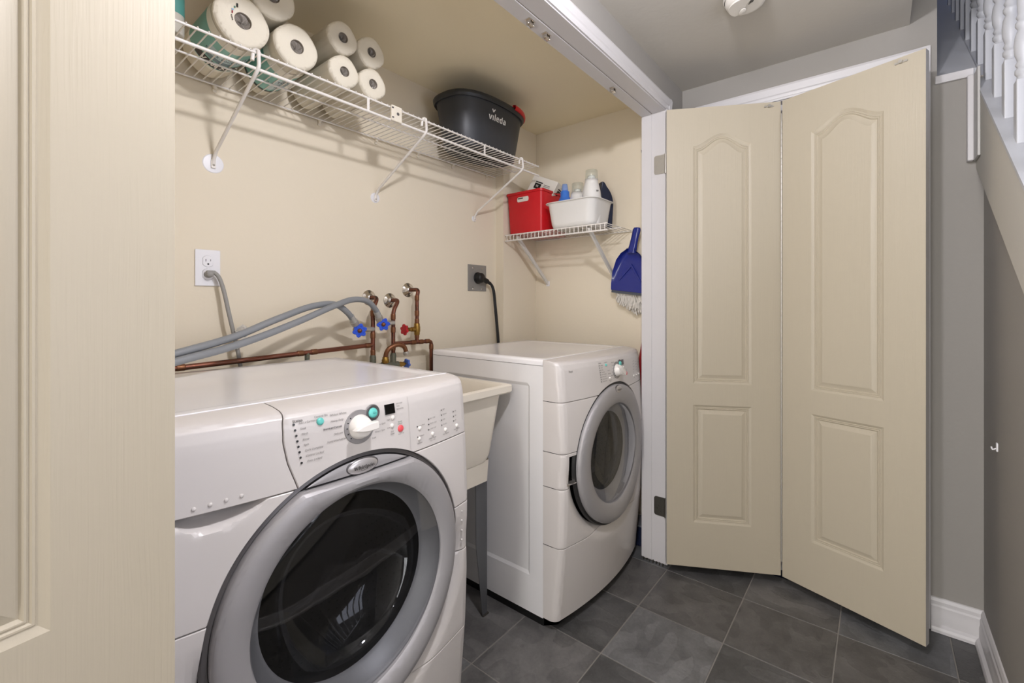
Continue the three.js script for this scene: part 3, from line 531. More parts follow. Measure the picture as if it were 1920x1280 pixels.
      ['Hot / Cold', 'Warm / Cold', 'Cold / Cold'].forEach((s, i) => { dot(0.1855 - i * 0.0008, 0.8845 - i * 0.0122, 7); T(s, 0.1895, 0.8855 - i * 0.0122, 17, { it: true, color: '#8f8983' }); }); T('Water Temp', 0.1965, 0.8385, 19, { align: 'center' }); T('wash / rinse', 0.1965, 0.8335, 14, { align: 'center', color: '#9a948d' });
      ['High', 'Medium', 'Low', 'No Spin'].forEach((s, i) => { dot(0.2330 - i * 0.0004, 0.8965 - i * 0.0122, 7); T(s, 0.2370, 0.8975 - i * 0.0122, 17, { it: true, color: '#8f8983' }); }); T('Spin Speed', 0.2455, 0.8365, 19, { align: 'center' });
      ['High', 'Low', 'Off'].forEach((s, i) => { dot(0.2800, 0.8830 - i * 0.0118, 7); T(s, 0.2840, 0.8840 - i * 0.0118, 17, { it: true, color: '#8f8983' }); }); T('End of Cycle', 0.2910, 0.8375, 18, { align: 'center' }); T('signal', 0.2910, 0.8330, 14, { align: 'center', color: '#9a948d' });
    } else {
      T('Status', -0.1180, 0.9400, 24, { bold: true });
      ['Sensing', 'Damp', 'Drying', 'Cool Down', 'Cycle Complete', 'Wrinkle Shield', 'Check Lint Screen', 'Control Locked'].forEach((s, i) => { const x = -0.1165 + 0.008 * i / 7, y = 0.9310 - 0.062 * i / 7; dot(x, y); T(s, x + 0.008, y, 20, { it: true, color: '#8a847e' }); });
      T('Control On', -0.0660, 0.9390, 20, { align: 'center' });
      ['High', 'Medium', 'Low'].forEach((s, i) => { dot(-0.0560 + i * 0.002, 0.9060 - i * 0.0125, 7); T(s, -0.0520 + i * 0.002, 0.9060 - i * 0.0125, 18, { it: true }); }); T('Temperature', -0.0420, 0.8675, 18, { align: 'center' }); T('manual', -0.0420, 0.8625, 15, { align: 'center' });
      ['Heavy Duty', 'Normal', 'Casual', 'Delicate', 'Super Delicate', 'Timed Dry'].forEach((s, i) => T(s, 0.004 - [0.004, 0.011, 0.013, 0.012, 0.008, 0][i], 0.9345 - i * 0.0125, 19, { align: 'right', it: true, color: '#7f7973' }));
      T('Pause', 0.1150, 0.8930, 16, { align: 'center', color: '#5d8a76' }); T('Cancel', 0.1150, 0.8885, 16, { align: 'center', color: '#5d8a76' });
      for (let q = 0; q < 3; q++) { for (let i = 0; i < 5 - q; i++) { dot(0.205 + q * 0.04, 0.916 - i * 0.012 - q * 0.006, 6, '#7c7772'); T(['More Dry', 'Normal', 'Less Dry', 'Damp', 'Off'][i], 0.209 + q * 0.04, 0.917 - i * 0.012 - q * 0.006, 16, { it: true, color: '#8f8983' }); } T(['Dryness', 'Options', 'Signal'][q], 0.214 + q * 0.04, 0.846 - q * 0.001, 17, { align: 'center' }); }
    }
  });
  mesh('lettering', patch(px0, px1, py0, py1), decal(lettering, 0.35), root);
  // series mark on the left
  const mark = canvasTex(256, 96, (c, w, h) => { c.clearRect(0, 0, w, h); c.fillStyle = '#6d6864'; c.font = '62px serif'; c.textBaseline = 'middle'; c.fillText('Duet', 20, 50); });
  mesh('lettering', wash ? patch(-0.333 + 0.0, -0.297, 0.918, 0.932, 0.0006, 6, 3) : patch(-0.300, -0.262, 0.918, 0.934, 0.0006, 6, 3), decal(mark), root);
  const K = wash ? [-0.005, 0.9085] : [0.020, 0.9000];
  // dial ring with a start-button eye at its upper right, and the dial
  {
    const s = new THREE.Shape(); const a0 = 0.25, a1 = 1.15;
    s.absarc(0, 0, 0.0335, a1, a0 + Math.PI * 2, false); s.absarc(0.0315, 0.0228, 0.0165, -1.9, 2.7, false);
    const ring = mesh('dial_ring', merge([extrude(s, 0.0012, { curveSegments: 32, bevelEnabled: true, bevelThickness: 0.0008, bevelSize: 0.0008, bevelSegments: 2 })]), M.knobRing, root); place(ring, K[0], K[1], -0.0005);
    for (let i = 0; i < 8; i++) { const a = [2.35, 2.72, 3.1, 3.5, 3.9, -0.75, -0.42, -0.1][i]; const m = mesh('ring_mark', cylZ(0.0013, 0.001, 8), M.black, ring); m.position.set(0.0285 * Math.cos(a), 0.0285 * Math.sin(a), 0.0024); }
    const eye = mesh('button_well', latheZ([[0.0001, 0.0022], [0.0118, 0.0022], [0.0135, 0.0034], [0.0158, 0.0030], [0.0165, 0.001]], 28), M.bezel, ring); eye.position.set(0.0315, 0.0228, 0);
    const st = mesh('start_button', dome(0.0105, 0.004), M.teal, root); place(st, K[0] + 0.0315, K[1] + 0.0228, 0.0035);
    const word = canvasTex(128, 128, (c) => { c.clearRect(0, 0, 128, 128); c.fillStyle = '#2f7f78'; c.textAlign = 'center'; c.font = 'bold 30px sans-serif'; c.fillText('Start', 64, 82); c.font = '15px sans-serif'; c.fillText('hold to', 64, 50); });
    const wm = mesh('lettering', new THREE.PlaneGeometry(0.015, 0.015).translate(0, 0, 0.0042), decal(word), st); wm.position.set(0, 0, 0);
    const dial = mesh('dial', latheZ([[0.0001, 0.0205], [0.016, 0.0195], [0.0195, 0.017], [0.0222, 0.009], [0.0245, 0.003], [0.0248, 0]], 40), M.knob, root); place(dial, K[0], K[1], 0.0012);
    const grip = new THREE.Shape(); grip.moveTo(-0.0235, 0); grip.quadraticCurveTo(-0.004, 0.0072, 0.0235, 0.0058); grip.quadraticCurveTo(0.0255, 0, 0.0235, -0.0058); grip.quadraticCurveTo(-0.004, -0.0072, -0.0235, 0);
    const gm = mesh('grip', extrude(grip, 0.012, { bevelEnabled: true, bevelThickness: 0.003, bevelSize: 0.0022, bevelSegments: 3 }).translate(0, 0, 0.0165), M.knob, dial); if (!wash) gm.rotation.z = -0.75; else gm.rotation.z = 0.06;
  }
  const btn = (x, y, r, mat, h = 0.004, name = 'button') => place(mesh(name, dome(r, h), mat, root), x, y, 0.0002);
  if (wash) {
    btn(-0.086, 0.9347, 0.0073, M.teal); btn(0.0777, 0.9104, 0.0048, M.knob); btn(0.0752, 0.8936, 0.0048, M.knob); btn(0.0983, 0.8828, 0.0078, M.coral);
    btn(0.1553, 0.8705, 0.0048, M.knob); btn(0.1520, 0.8470, 0.0048, M.knob); btn(0.1976, 0.8475, 0.0048, M.knob); btn(0.2457, 0.8460, 0.0048, M.knob); btn(0.2926, 0.8450, 0.0048, M.knob);
    place(mesh('display', rbox(0.0265, 0.0215, 0.002, 0.0008, 2), M.blackGloss, root), 0.0712, 0.9305, 0.0004);
    for (let i = 0; i < 4; i++) { const x = lerp(-0.288, -0.222, i / 3); place(mesh('bump', dome(0.0034, 0.0022), M.fascia, root), x, lerp(0.832, 0.835, i / 3), 0); }
    for (let i = 0; i < 4; i++) { const y = lerp(0.62, 0.545, i / 3); place(mesh('bump', dome(0.003, 0.002), M.fasciaLow, root), 0.305, y, 0); }
    mesh('drawer_recess', box(-0.33, -0.16, 0.80, 0.835, 0.004, 0.01), M.dark, root);
    // silver segment above the door with the maker's oval badge
    const chord = 0.2425, R2 = RING - 0.0125, rows = []; const c0 = Math.acos(chord / R2);
    for (let j = 0; j <= 6; j++) { const row = []; for (let i = 0; i <= 40; i++) { const a = lerp(-c0, c0, i / 40), x = R2 * Math.sin(a) * (1 - 0.0 * j), yT = YC + R2 * Math.cos(a), yB = YC + chord, y = lerp(yB, yT, j / 6); row.push([x, y, plain(x, y) - 0.0035 + 0.0012 * Math.sin(Math.PI * j / 6)]); } rows.push(row); }
    const seg = mesh('badge_plate', grid(rows), M.silver, root);
    const sl = grid([[0, -0.0035], [0, -0.02]].map(([, dz]) => { const row = []; for (let i = 0; i <= 40; i++) { const x = lerp(-R2 * Math.sin(c0), R2 * Math.sin(c0), i / 40); row.push([x, YC + chord, plain(x, YC + chord) + dz]); } return row; })); mesh('lower_edge', sl, M.dark, seg);
  } else {
    btn(-0.0665, 0.9295, 0.005, M.teal); btn(-0.044, 0.8760, 0.0045, M.knob); btn(0.1145, 0.8760, 0.0075, M.coral); btn(0.086, 0.905, 0.0045, M.knob);
    for (let q = 0; q < 3; q++) btn(0.209 + q * 0.04, 0.853 - q * 0.001, 0.0045, M.knob);
    place(mesh('display', rbox(0.020, 0.022, 0.002, 0.0008, 2), M.bezel, root), 0.082, 0.9260, 0.0004);
    const [q0, q1, qw] = POCKET, rowsP = [];
    for (let j = 0; j <= 10; j++) { const y = lerp(q0, q1, j / 10), hw = Math.sqrt(RING * RING - (y - YC) ** 2), e = 1 - Math.pow(Math.abs(j / 5 - 1), 6), row = []; for (let i = 0; i <= 10; i++) { const t = i / 10, x = -(hw + qw) + t * (qw + 0.004); row.push([x, y, plain(x, y) - 0.001 - e * 0.030 * Math.sin(Math.min(1, t * 1.25) * Math.PI / 2)]); } rowsP.push(row); }
    mesh('handle_pocket', grid(rowsP), M.chrome, root);
  }
  {
    const bx = 0, by = wash ? 0.8285 : 0.8275, oval = (k) => latheZ([[0.0001, 0.0052], [0.6, 0.0046], [0.85, 0.003], [1, 0]].map(([r, z]) => [r * k, z]), 40).scale(1, wash ? 0.44 : 0.62, 1);
    const rim = mesh('badge_rim', oval(wash ? 0.0375 : 0.0285), M.bezel, wash ? root : door); place(rim, bx, by, wash ? -0.003 : 0.010);
    const b = mesh('badge', oval(wash ? 0.0345 : 0.0255), M.silverLight, wash ? root : door); place(b, bx, by, wash ? -0.0014 : 0.0115);
    const logo = canvasTex(512, 256, (c, w, h) => { c.clearRect(0, 0, w, h); c.fillStyle = '#262322'; c.textAlign = 'center'; c.textBaseline = 'middle'; c.font = 'italic bold 104px serif'; c.fillText('Whirlpool', 256, 140); c.strokeStyle = '#3a3635'; c.lineWidth = 6; c.beginPath(); c.ellipse(300, 128, 150, 60, -0.55, 0.6, 4.2); c.stroke(); c.font = 'bold 20px sans-serif'; });
    const lm = mesh('lettering', new THREE.PlaneGeometry(wash ? 0.048 : 0.038, wash ? 0.022 : 0.02), decal(logo), b); lm.position.set(0, 0, 0.0056);
  }
  return root;
}
machine('washer');
machine('dryer');
// ------------------------------------------------------------------ laundry sink between the machines
{
  const t = thing('laundry_sink', 'deep cream plastic laundry sink on grey metal legs between washer and dryer', 'sink', [1.0975, 0, -1.35]);
  const hw = 0.221, hd = 0.288;                                                     // half width (x) and half depth (z)
  const ring = (w, d, r, y, n = 8) => { const p = []; for (const [sx, sz, a0] of [[1, 1, 0], [-1, 1, 1], [-1, -1, 2], [1, -1, 3]]) for (let i = 0; i <= n; i++) { const a = (a0 + i / n) * Math.PI / 2; p.push([sx * (w - r) + r * Math.cos(a), y, sz * (d - r) + r * Math.sin(a)]); } p.push(p[0]); return p; };
  const shift = (p, dz) => p.map(([x, y, z]) => [x, y, z + dz]);
  const outer = [ring(hw, hd, 0.02, 0.865), ring(hw, hd, 0.02, 0.843), ring(hw - 0.004, hd - 0.004, 0.02, 0.838), ring(hw - 0.028, hd - 0.028, 0.03, 0.838), ring(hw - 0.030, hd - 0.030, 0.035, 0.82), ring(hw - 0.052, hd - 0.052, 0.045, 0.615), ring(hw - 0.058, hd - 0.06, 0.05, 0.588), ring(hw - 0.072, hd - 0.08, 0.06, 0.572), ring(0.02, 0.02, 0.01, 0.566)];
  const inner = [ring(hw, hd, 0.02, 0.865), ring(hw - 0.004, hd - 0.004, 0.02, 0.8675), ring(hw - 0.022, hd - 0.022, 0.03, 0.8675), ring(hw - 0.027, hd - 0.027, 0.03, 0.862), ring(hw - 0.035, hd - 0.035, 0.035, 0.82), ring(hw - 0.058, hd - 0.058, 0.05, 0.62), ring(hw - 0.08, hd - 0.085, 0.06, 0.585), ring(0.02, 0.02, 0.01, 0.578)];
  mesh('basin', merge([toCreasedNormals(grid(outer), 0.6), toCreasedNormals(grid(inner), 0.6)]), M.tub, t);
  mesh('leg_skirt', toCreasedNormals(grid([ring(hw - 0.066, hd - 0.062, 0.012, 0.592), ring(hw - 0.07, hd - 0.066, 0.012, 0.512), ring(hw - 0.09, hd - 0.09, 0.012, 0.500), ring(hw - 0.10, hd - 0.10, 0.01, 0.585)]), 0.5), M.tub, t);
  for (const [sx, sz] of [[1, 1], [-1, 1], [1, -1], [-1, -1]]) {                      // folded sheet legs, tapering to the floor
    const w = 0.062, h = 0.585, f = 0.006;
    const plate = extrude([[0, h], [-w, h], [-w * 0.96, 0.28], [-w * 0.40, f], [0, 0]], 0.0022), flange = extrude([[0, h], [-w * 0.8, h], [-w * 0.8, 0.32], [-w * 0.35, f], [0, 0]], 0.0022).rotateY(-Math.PI / 2);
    const g = merge([plate, flange]).scale(sx, 1, sz).translate(sx * (hw - 0.058), 0, sz * (hd - 0.086));
    mesh('leg', g, M.steelGrey, t);
    mesh('foot', rbox(0.03, 0.006, 0.012, 0.002, 1).translate(sx * (hw - 0.066), 0.003, sz * (hd - 0.086)), M.bracketDark, t);
  }
  const st = canvasTex(128, 128, (c) => { c.clearRect(0, 0, 128, 128); c.strokeStyle = '#2440a8'; c.lineWidth = 15; c.lineCap = 'round'; c.beginPath(); c.ellipse(58, 62, 46, 26, -0.7, 0.2, 5.4); c.stroke(); c.lineWidth = 9; c.beginPath(); c.moveTo(22, 96); c.quadraticCurveTo(70, 80, 98, 30); c.stroke(); });
  mesh('sticker', new THREE.PlaneGeometry(0.042, 0.042).translate(-0.018, 0.543, hd - 0.0632), decal(st), t);
}
// ------------------------------------------------------------------ plumbing on the back wall
const PZ = -1.58;
const flangePlate = () => latheZ([[0.0095, 0.019], [0.013, 0.0185], [0.018, 0.012], [0.026, 0.005], [0.0315, 0.002], [0.032, 0]], 36);
const collar = (r, h = 0.022) => lathe([[r, -h / 2], [r + 0.0012, -h / 2], [r + 0.0016, -h / 2 + 0.003], [r + 0.0016, h / 2 - 0.003], [r + 0.0012, h / 2], [r, h / 2]], 18);
function wheel(r) {                                                                 // scalloped valve wheel facing +z
  const s = new THREE.Shape(); const n = 6;
  for (let i = 0; i <= 72; i++) { const a = i / 72 * Math.PI * 2, q = r * (0.86 + 0.14 * Math.cos(n * a)); i ? s.lineTo(q * Math.cos(a), q * Math.sin(a)) : s.moveTo(q, 0); }
  for (let k = 0; k < n; k++) { const a = (k + 0.0) / n * Math.PI * 2; s.holes.push(new THREE.Path().absarc(r * 0.62 * Math.cos(a), r * 0.62 * Math.sin(a), r * 0.10, 0, Math.PI * 2)); }
  return extrude(s, r * 0.22, { bevelEnabled: true, bevelThickness: r * 0.12, bevelSize: r * 0.08, bevelSegments: 3, curveSegments: 8 });
}
const PR = 0.0085;
{
  // left riser with the long branch that runs behind the washer
  const a = thing('water_pipe', 'copper water pipe at left with long branch behind the washer and lower blue-wheeled valve', 'pipe');
  mesh('riser', pipe([[1.086, 1.195, Z_BACK + 0.002], [1.086, 1.195, -1.592], [1.0555, 1.150, PZ], [1.0555, 0.936, PZ]], PR, 0.022), M.copper, a);
  mesh('wall_flange', flangePlate().translate(1.086, 1.195, Z_BACK), M.chrome, a);
  mesh('branch', pipe([[0.05, 0.970, PZ], [1.0555, 1.004, PZ]], PR), M.copper, a);
  mesh('joint', merge([collar(PR).translate(1.0555, 1.042, PZ), collar(PR).translate(1.0555, 0.972, PZ), collar(PR).rotateZ(Math.PI / 2).translate(1.032, 1.003, PZ), collar(PR).translate(1.0555, 1.13, PZ), collar(PR).rotateZ(Math.PI / 2).translate(0.762, 0.9945, PZ), collar(PR).rotateZ(Math.PI / 2).translate(0.812, 0.996, PZ), collar(PR).rotateZ(Math.PI / 2).translate(0.41, 0.983, PZ)]), M.copperBright, a);
  mesh('drop', pipe([[0.7865, 0.996, PZ], [0.7865, 0.70, PZ]], PR), M.patina, a);
  mesh('lower_fitting', lathe([[0.010, 0], [0.0125, 0.004], [0.0125, 0.04], [0.0095, 0.05]], 18).translate(1.0555, 0.915, PZ), M.patina, a);
  const v = mesh('valve', merge([cylX(0.0095, 0.06, 18).translate(1.026, 1.068, PZ + 0.004), latheZ([[0, -0.014], [0.0125, -0.012], [0.0135, 0.006], [0.010, 0.016], [0.008, 0.028]], 20).translate(0.982, 1.0685, PZ + 0.006), rod([0.982, 1.072, PZ + 0.004], [0.957, 1.100, PZ + 0.03], 0.0095, 16)]), M.nickel, a);
  mesh('wheel', wheel(0.0255).rotateZ(0.3).rotateX(-0.10).rotateY(-0.55).translate(0.971, 1.0665, PZ + 0.040), M.blueHandle, v);
  mesh('wheel_cap', latheZ([[0.0001, 0.006], [0.006, 0.005], [0.0085, 0]], 18).rotateY(-0.55).translate(0.965, 1.067, PZ + 0.050), M.copperBright, v);

  const b = thing('water_pipe', 'middle copper water riser with blue-wheeled valve, dropping onto the sink faucet', 'pipe');
  mesh('riser', pipe([[1.190, 1.184, Z_BACK + 0.002], [1.190, 1.186, -1.592], [1.1535, 1.138, PZ], [1.1535, 0.930, PZ]], PR, 0.022), M.copper, b);
  mesh('wall_flange', flangePlate().translate(1.190, 1.184, Z_BACK), M.chrome, b);
  mesh('joint', merge([collar(PR).translate(1.1535, 1.115, PZ), collar(PR).translate(1.1535, 1.060, PZ), collar(PR).translate(1.1535, 0.985, PZ)]), M.copperBright, b);
  mesh('lower_fitting', lathe([[0.010, 0], [0.0125, 0.004], [0.0125, 0.042], [0.0095, 0.052]], 18).translate(1.1535, 0.912, PZ), M.patina, b);
  const v2 = mesh('valve', merge([cylX(0.0095, 0.055, 18).translate(1.127, 1.090, PZ + 0.004), latheZ([[0, -0.014], [0.0125, -0.012], [0.0135, 0.006], [0.010, 0.016], [0.008, 0.028]], 20).translate(1.089, 1.090, PZ + 0.006), rod([1.089, 1.094, PZ + 0.004], [1.070, 1.118, PZ + 0.03], 0.0095, 16)]), M.nickel, b);
  mesh('wheel', wheel(0.0245).rotateZ(0.1).rotateX(-0.10).rotateY(-0.6).translate(1.077, 1.0865, PZ + 0.040), M.blueHandle, v2);
  mesh('wheel_cap', latheZ([[0.0001, 0.006], [0.006, 0.005], [0.0085, 0]], 18).rotateY(-0.6).translate(1.071, 1.087, PZ + 0.050), M.copperBright, v2);

  const c = thing('water_pipe', 'right copper water riser with red-wheeled brass gate valve and elbow down behind the sink', 'pipe');
  mesh('riser', pipe([[1.288, 1.232, Z_BACK + 0.002], [1.288, 1.232, PZ], [1.279, 1.20, PZ], [1.279, 1.004, PZ]], PR, 0.020), M.copper, c);
  mesh('wall_flange', flangePlate().translate(1.288, 1.232, Z_BACK), M.chrome, c);
  mesh('branch', pipe([[1.17, 1.0005, PZ - 0.019], [1.20, 1.001, PZ], [1.361, 1.0005, PZ], [1.361, 0.60, PZ]], PR, 0.016), M.copper, c);
  mesh('joint', merge([collar(PR).rotateZ(Math.PI / 2).translate(1.258, 1.001, PZ), collar(PR).rotateZ(Math.PI / 2).translate(1.302, 1.001, PZ), collar(PR).rotateZ(Math.PI / 2).translate(1.338, 1.001, PZ), collar(PR).translate(1.361, 0.974, PZ), collar(PR).translate(1.279, 1.030, PZ), collar(PR).translate(1.279, 1.128, PZ), collar(PR).translate(1.279, 1.092, PZ), collar(PR).translate(1.279, 1.195, PZ)]), M.copperBright, c);
  const v3 = mesh('gate_valve', merge([lathe([[0.0095, -0.026], [0.0125, -0.024], [0.0125, -0.016], [0.0145, -0.008], [0.0145, 0.008], [0.0125, 0.016], [0.0125, 0.024], [0.0095, 0.026]], 18).translate(1.279, 1.058, PZ), cylX(0.0115, 0.018, 6).translate(1.258, 1.058, PZ), cylX(0.0085, 0.016, 16).translate(1.242, 1.058, PZ), cylX(0.0035, 0.02, 10).translate(1.225, 1.058, PZ)]), M.brass, c);
  mesh('wheel', wheel(0.0225).rotateY(Math.PI / 2).rotateX(0.3).translate(1.209, 1.058, PZ), M.redHandle, v3);

  // faucet on the back of the sink
  const f = thing('faucet', 'weathered brass laundry faucet with curved spout at back of the sink', 'faucet');
  mesh('body', merge([cylX(0.0155, 0.14, 20).translate(1.105, 0.912, PZ + 0.002), lathe([[0.022, -0.042], [0.022, -0.036], [0.015, -0.02], [0.015, 0]], 20).translate(1.0555, 0.912, PZ), lathe([[0.022, -0.042], [0.022, -0.036], [0.015, -0.02], [0.015, 0]], 20).translate(1.1535, 0.912, PZ), latheZ([[0.018, -0.01], [0.018, 0.012], [0.014, 0.022], [0.0001, 0.024]], 20).translate(1.10, 0.912, PZ + 0.01)]), M.patina, f);
  mesh('spout', capped(new THREE.TubeGeometry(new THREE.CatmullRomCurve3([V(1.1, 0.915, PZ + 0.022), V(1.1, 0.955, PZ + 0.022), V(1.108, 0.982, PZ + 0.028), V(1.130, 0.996, PZ + 0.034), V(1.156, 1.000, PZ + 0.04), V(1.176, 0.990, PZ + 0.044), V(1.186, 0.966, PZ + 0.046)]), 60, 0.0092, 14), new THREE.LineCurve3(V(1.186, 0.967, PZ + 0.046), V(1.1862, 0.966, PZ + 0.046)), 0.0092, 14), M.copperBright, f);
  mesh('spout_nut', lathe([[0.0095, 0], [0.0145, 0.001], [0.0150, 0.014], [0.0125, 0.017], [0.0125, 0.024], [0.0098, 0.026]], 6).translate(1.1, 0.928, PZ + 0.022), M.brass, f);
  mesh('spout_tip', lathe([[0.0092, 0.014], [0.0115, 0.012], [0.0115, 0], [0.008, -0.001]], 20).rotateZ(0.25).translate(1.186, 0.957, PZ + 0.046), M.nickel, f);
  mesh('stem', merge([cylX(0.012, 0.014, 6).translate(1.186, 0.912, PZ + 0.002), cylX(0.009, 0.016, 16).translate(1.199, 0.912, PZ + 0.002), cylX(0.004, 0.02, 10).translate(1.214, 0.912, PZ + 0.002)]), M.brass, f);
  mesh('wheel', wheel(0.021).rotateY(Math.PI / 2).rotateX(0.2).translate(1.220, 0.911, PZ + 0.002), M.blueFaded, f);
}
// washer hoses, bowed from the two valves down to the back of the washer
{
  const A = thing('washer_hose', 'grey rubber hose arching from the lower left blue-wheeled valve towards the washer', 'hose', [0, 0, 0], 0, 'grey washer hoses');
  mesh('hose', spline([[-0.02, 0.87, -1.57], [0.12, 0.975, -1.47], [0.363, 1.040, -1.42], [0.509, 1.0735, -1.454], [0.64, 1.121, -1.479], [0.773, 1.1625, -1.501], [0.859, 1.166, -1.514], [0.908, 1.1375, -1.522], [0.938, 1.112, -1.536]], 0.0108, 110, 14), M.hose, A);
  mesh('ferrule', rod([0.927, 1.124, -1.530], [0.949, 1.101, -1.543], 0.0118, 16), M.hoseEnd, A);
  mesh('coupling', rod([0.946, 1.105, -1.541], [0.957, 1.092, -1.549], 0.0152, 14), M.nickel, A);
  const B = thing('washer_hose', 'grey rubber hose crossing in front, from the higher blue-wheeled valve towards the washer', 'hose', [0, 0, 0], 0, 'grey washer hoses');
  mesh('hose', spline([[-0.02, 0.84, -1.54], [0.12, 0.955, -1.44], [0.363, 1.0215, -1.405], [0.479, 1.043, -1.432], [0.572, 1.067, -1.452], [0.714, 1.115, -1.472], [0.837, 1.162, -1.487], [0.928, 1.1855, -1.508], [0.996, 1.178, -1.525], [1.037, 1.149, -1.537], [1.056, 1.127, -1.544]], 0.0108, 120, 14), M.hose, B);
  mesh('ferrule', rod([1.044, 1.139, -1.540], [1.061, 1.115, -1.548], 0.0118, 16), M.hoseEnd, B);
  mesh('coupling', rod([1.059, 1.119, -1.547], [1.068, 1.106, -1.552], 0.0152, 14), M.nickel, B);
}
// ------------------------------------------------------------------ outlets and cords
{
  const o = thing('wall_outlet', 'white duplex wall outlet above the washer with a grey cord plugged in', 'outlet', [0.501, 1.283, Z_BACK]);
  mesh('cover_plate', rbox(0.07, 0.115, 0.006, 0.0025, 2).translate(0, 0, 0.003), M.plate, o);
  const oct = (y) => { const s = new THREE.Shape(); s.absarc(0, 0, 0.0172, 0.62, Math.PI - 0.62); s.absarc(0, 0, 0.0172, Math.PI + 0.62, -0.62); return extrude(s, 0.002, { bevelEnabled: true, bevelThickness: 0.0006, bevelSize: 0.0005, bevelSegments: 1 }).translate(0, y, 0.0055); };
  for (const y of [0.0205, -0.0205]) {
    const outl = new THREE.Shape(); outl.absarc(0, 0, 0.0181, 0.6, Math.PI - 0.6); outl.absarc(0, 0, 0.0181, Math.PI + 0.6, -0.6);
    mesh('gap', extrude(outl, 0.0003).translate(0, y, 0.006), M.bezel, o);
    const r = mesh('receptacle', oct(y), M.plate, o);
    mesh('slot', merge([box(-0.0072, -0.0054, y - 0.001, y + 0.0075, 0.0079, 0.0083), box(0.0056, 0.0072, y + 0.0005, y + 0.0068, 0.0079, 0.0083), cylZ(0.0027, 0.0005, 12).translate(0, y - 0.0085, 0.0081)]), M.black, r);
  }
  mesh('screw', merge([cylZ(0.0035, 0.0015, 12).translate(0, 0, 0.0065)]), M.plate, o);
  const c = thing('power_cable', 'grey washer power cord with angled plug hanging from the white outlet', 'cord');
  mesh('plug', merge([latheZ([[0.0001, 0.024], [0.008, 0.0235], [0.0105, 0.018], [0.0125, 0.004], [0.0128, 0]], 20).scale(1.0, 0.85, 1).translate(0.501, 1.262, Z_BACK + 0.0085), rbox(0.026, 0.012, 0.012, 0.004, 2).translate(0.503, 1.268, Z_BACK + 0.026)]), M.cordGrey, c);
  mesh('cord', spline([[0.512, 1.267, Z_BACK + 0.027], [0.521, 1.258, Z_BACK + 0.03], [0.531, 1.225, -1.617], [0.545, 1.137, -1.603], [0.556, 1.083, -1.602], [0.567, 1.032, -1.602], [0.579, 0.96, -1.604], [0.585, 0.90, -1.606], [0.58, 0.75, -1.61]], 0.0062, 70, 10), M.cordGrey, c);
  const tag1 = canvasTex(128, 128, (x) => { x.fillStyle = '#d8d2c6'; x.fillRect(0, 0, 128, 128); x.fillStyle = '#8b8880'; for (let i = 0; i < 12; i++) x.fillRect(10, 12 + i * 9, 60 + (i * 37) % 46, 3); });
  const tg = grid([0, 1, 2, 3, 4, 5].map((i) => [0, 1, 2, 3, 4].map((j) => [0.560 + j * 0.0075 + 0.004 * Math.sin(i * 1.7), 1.056 + i * 0.0098 - Math.abs(j - 2.2) * 0.006 * (i > 3 ? 1 : 0), -1.590 + 0.006 * Math.sin(j * 1.9 + i)])));
  mesh('warning_tag', tg, new THREE.MeshStandardMaterial({ map: tag1, roughness: 0.8, side: THREE.DoubleSide }), c);
  mesh('tag_fold', grid([0, 1, 2].map((i) => [0, 1, 2, 3].map((j) => [0.562 + j * 0.014, 1.040 - i * 0.008 + j * 0.006, -1.588 + 0.003 * Math.sin(j * 2 + i)]))), new THREE.MeshStandardMaterial({ map: tag1, roughness: 0.8, side: THREE.DoubleSide }), c);
}
{
  const o = thing('dryer_outlet', 'square grey metal dryer outlet plate on the wall behind the dryer', 'outlet', [1.740, 1.3065, Z_BACK]);
  const s = new THREE.Shape([[-0.068, -0.068], [0.068, -0.068], [0.068, 0.068], [-0.068, 0.068]].map((p) => new THREE.Vector2(...p)));
  for (const [x, y] of [[-0.034, 0.045], [0.034, 0.045], [-0.034, -0.05], [0.034, -0.05]]) s.holes.push(new THREE.Path().absarc(x, y, 0.004, 0, Math.PI * 2));
  mesh('metal_plate', extrude(s, 0.003, { bevelEnabled: true, bevelThickness: 0.001, bevelSize: 0.001, bevelSegments: 2 }).translate(0, 0, 0.001), std(0x9a9894, 0.5, 0.5), o);
  for (const [x, y] of [[-0.034, 0.052], [0.034, 0.052], [-0.034, -0.057], [0.034, -0.057]]) mesh('screw', latheZ([[0.0001, 0.003], [0.004, 0.0025], [0.0055, 0]], 12).translate(x, y, 0.004), M.chrome, o);
  mesh('socket', latheZ([[0.0001, 0.006], [0.028, 0.006], [0.031, 0.004], [0.031, 0]], 32).translate(0.002, 0, 0.004), M.black, o);
  const c = thing('power_cable', 'thick black dryer cord with round plug dropping behind the dryer', 'cord');
  mesh('plug', merge([latheZ([[0.0001, 0.032], [0.018, 0.031], [0.025, 0.024], [0.028, 0]], 28).translate(1.743, 1.3065, Z_BACK + 0.011), rod([1.752, 1.303, Z_BACK + 0.030], [1.786, 1.288, Z_BACK + 0.034], 0.0135, 14), rod([1.786, 1.288, Z_BACK + 0.034], [1.806, 1.279, Z_BACK + 0.036], 0.009, 12)]), M.black, c);
  mesh('cord', merge([0, 1, 2].map((k) => spline([[1.795, 1.284, Z_BACK + 0.035], [1.812, 1.274, -1.617], [1.824, 1.245, -1.612], [1.832, 1.16, -1.606], [1.840, 1.05, -1.600], [1.846, 0.96, -1.596], [1.848, 0.80, -1.60]].map(([x, y, z]) => [x + (k - 1) * 0.0055, y, z + (k === 1 ? 0.002 : 0)]), 0.0045, 60, 8))), M.black, c);
}
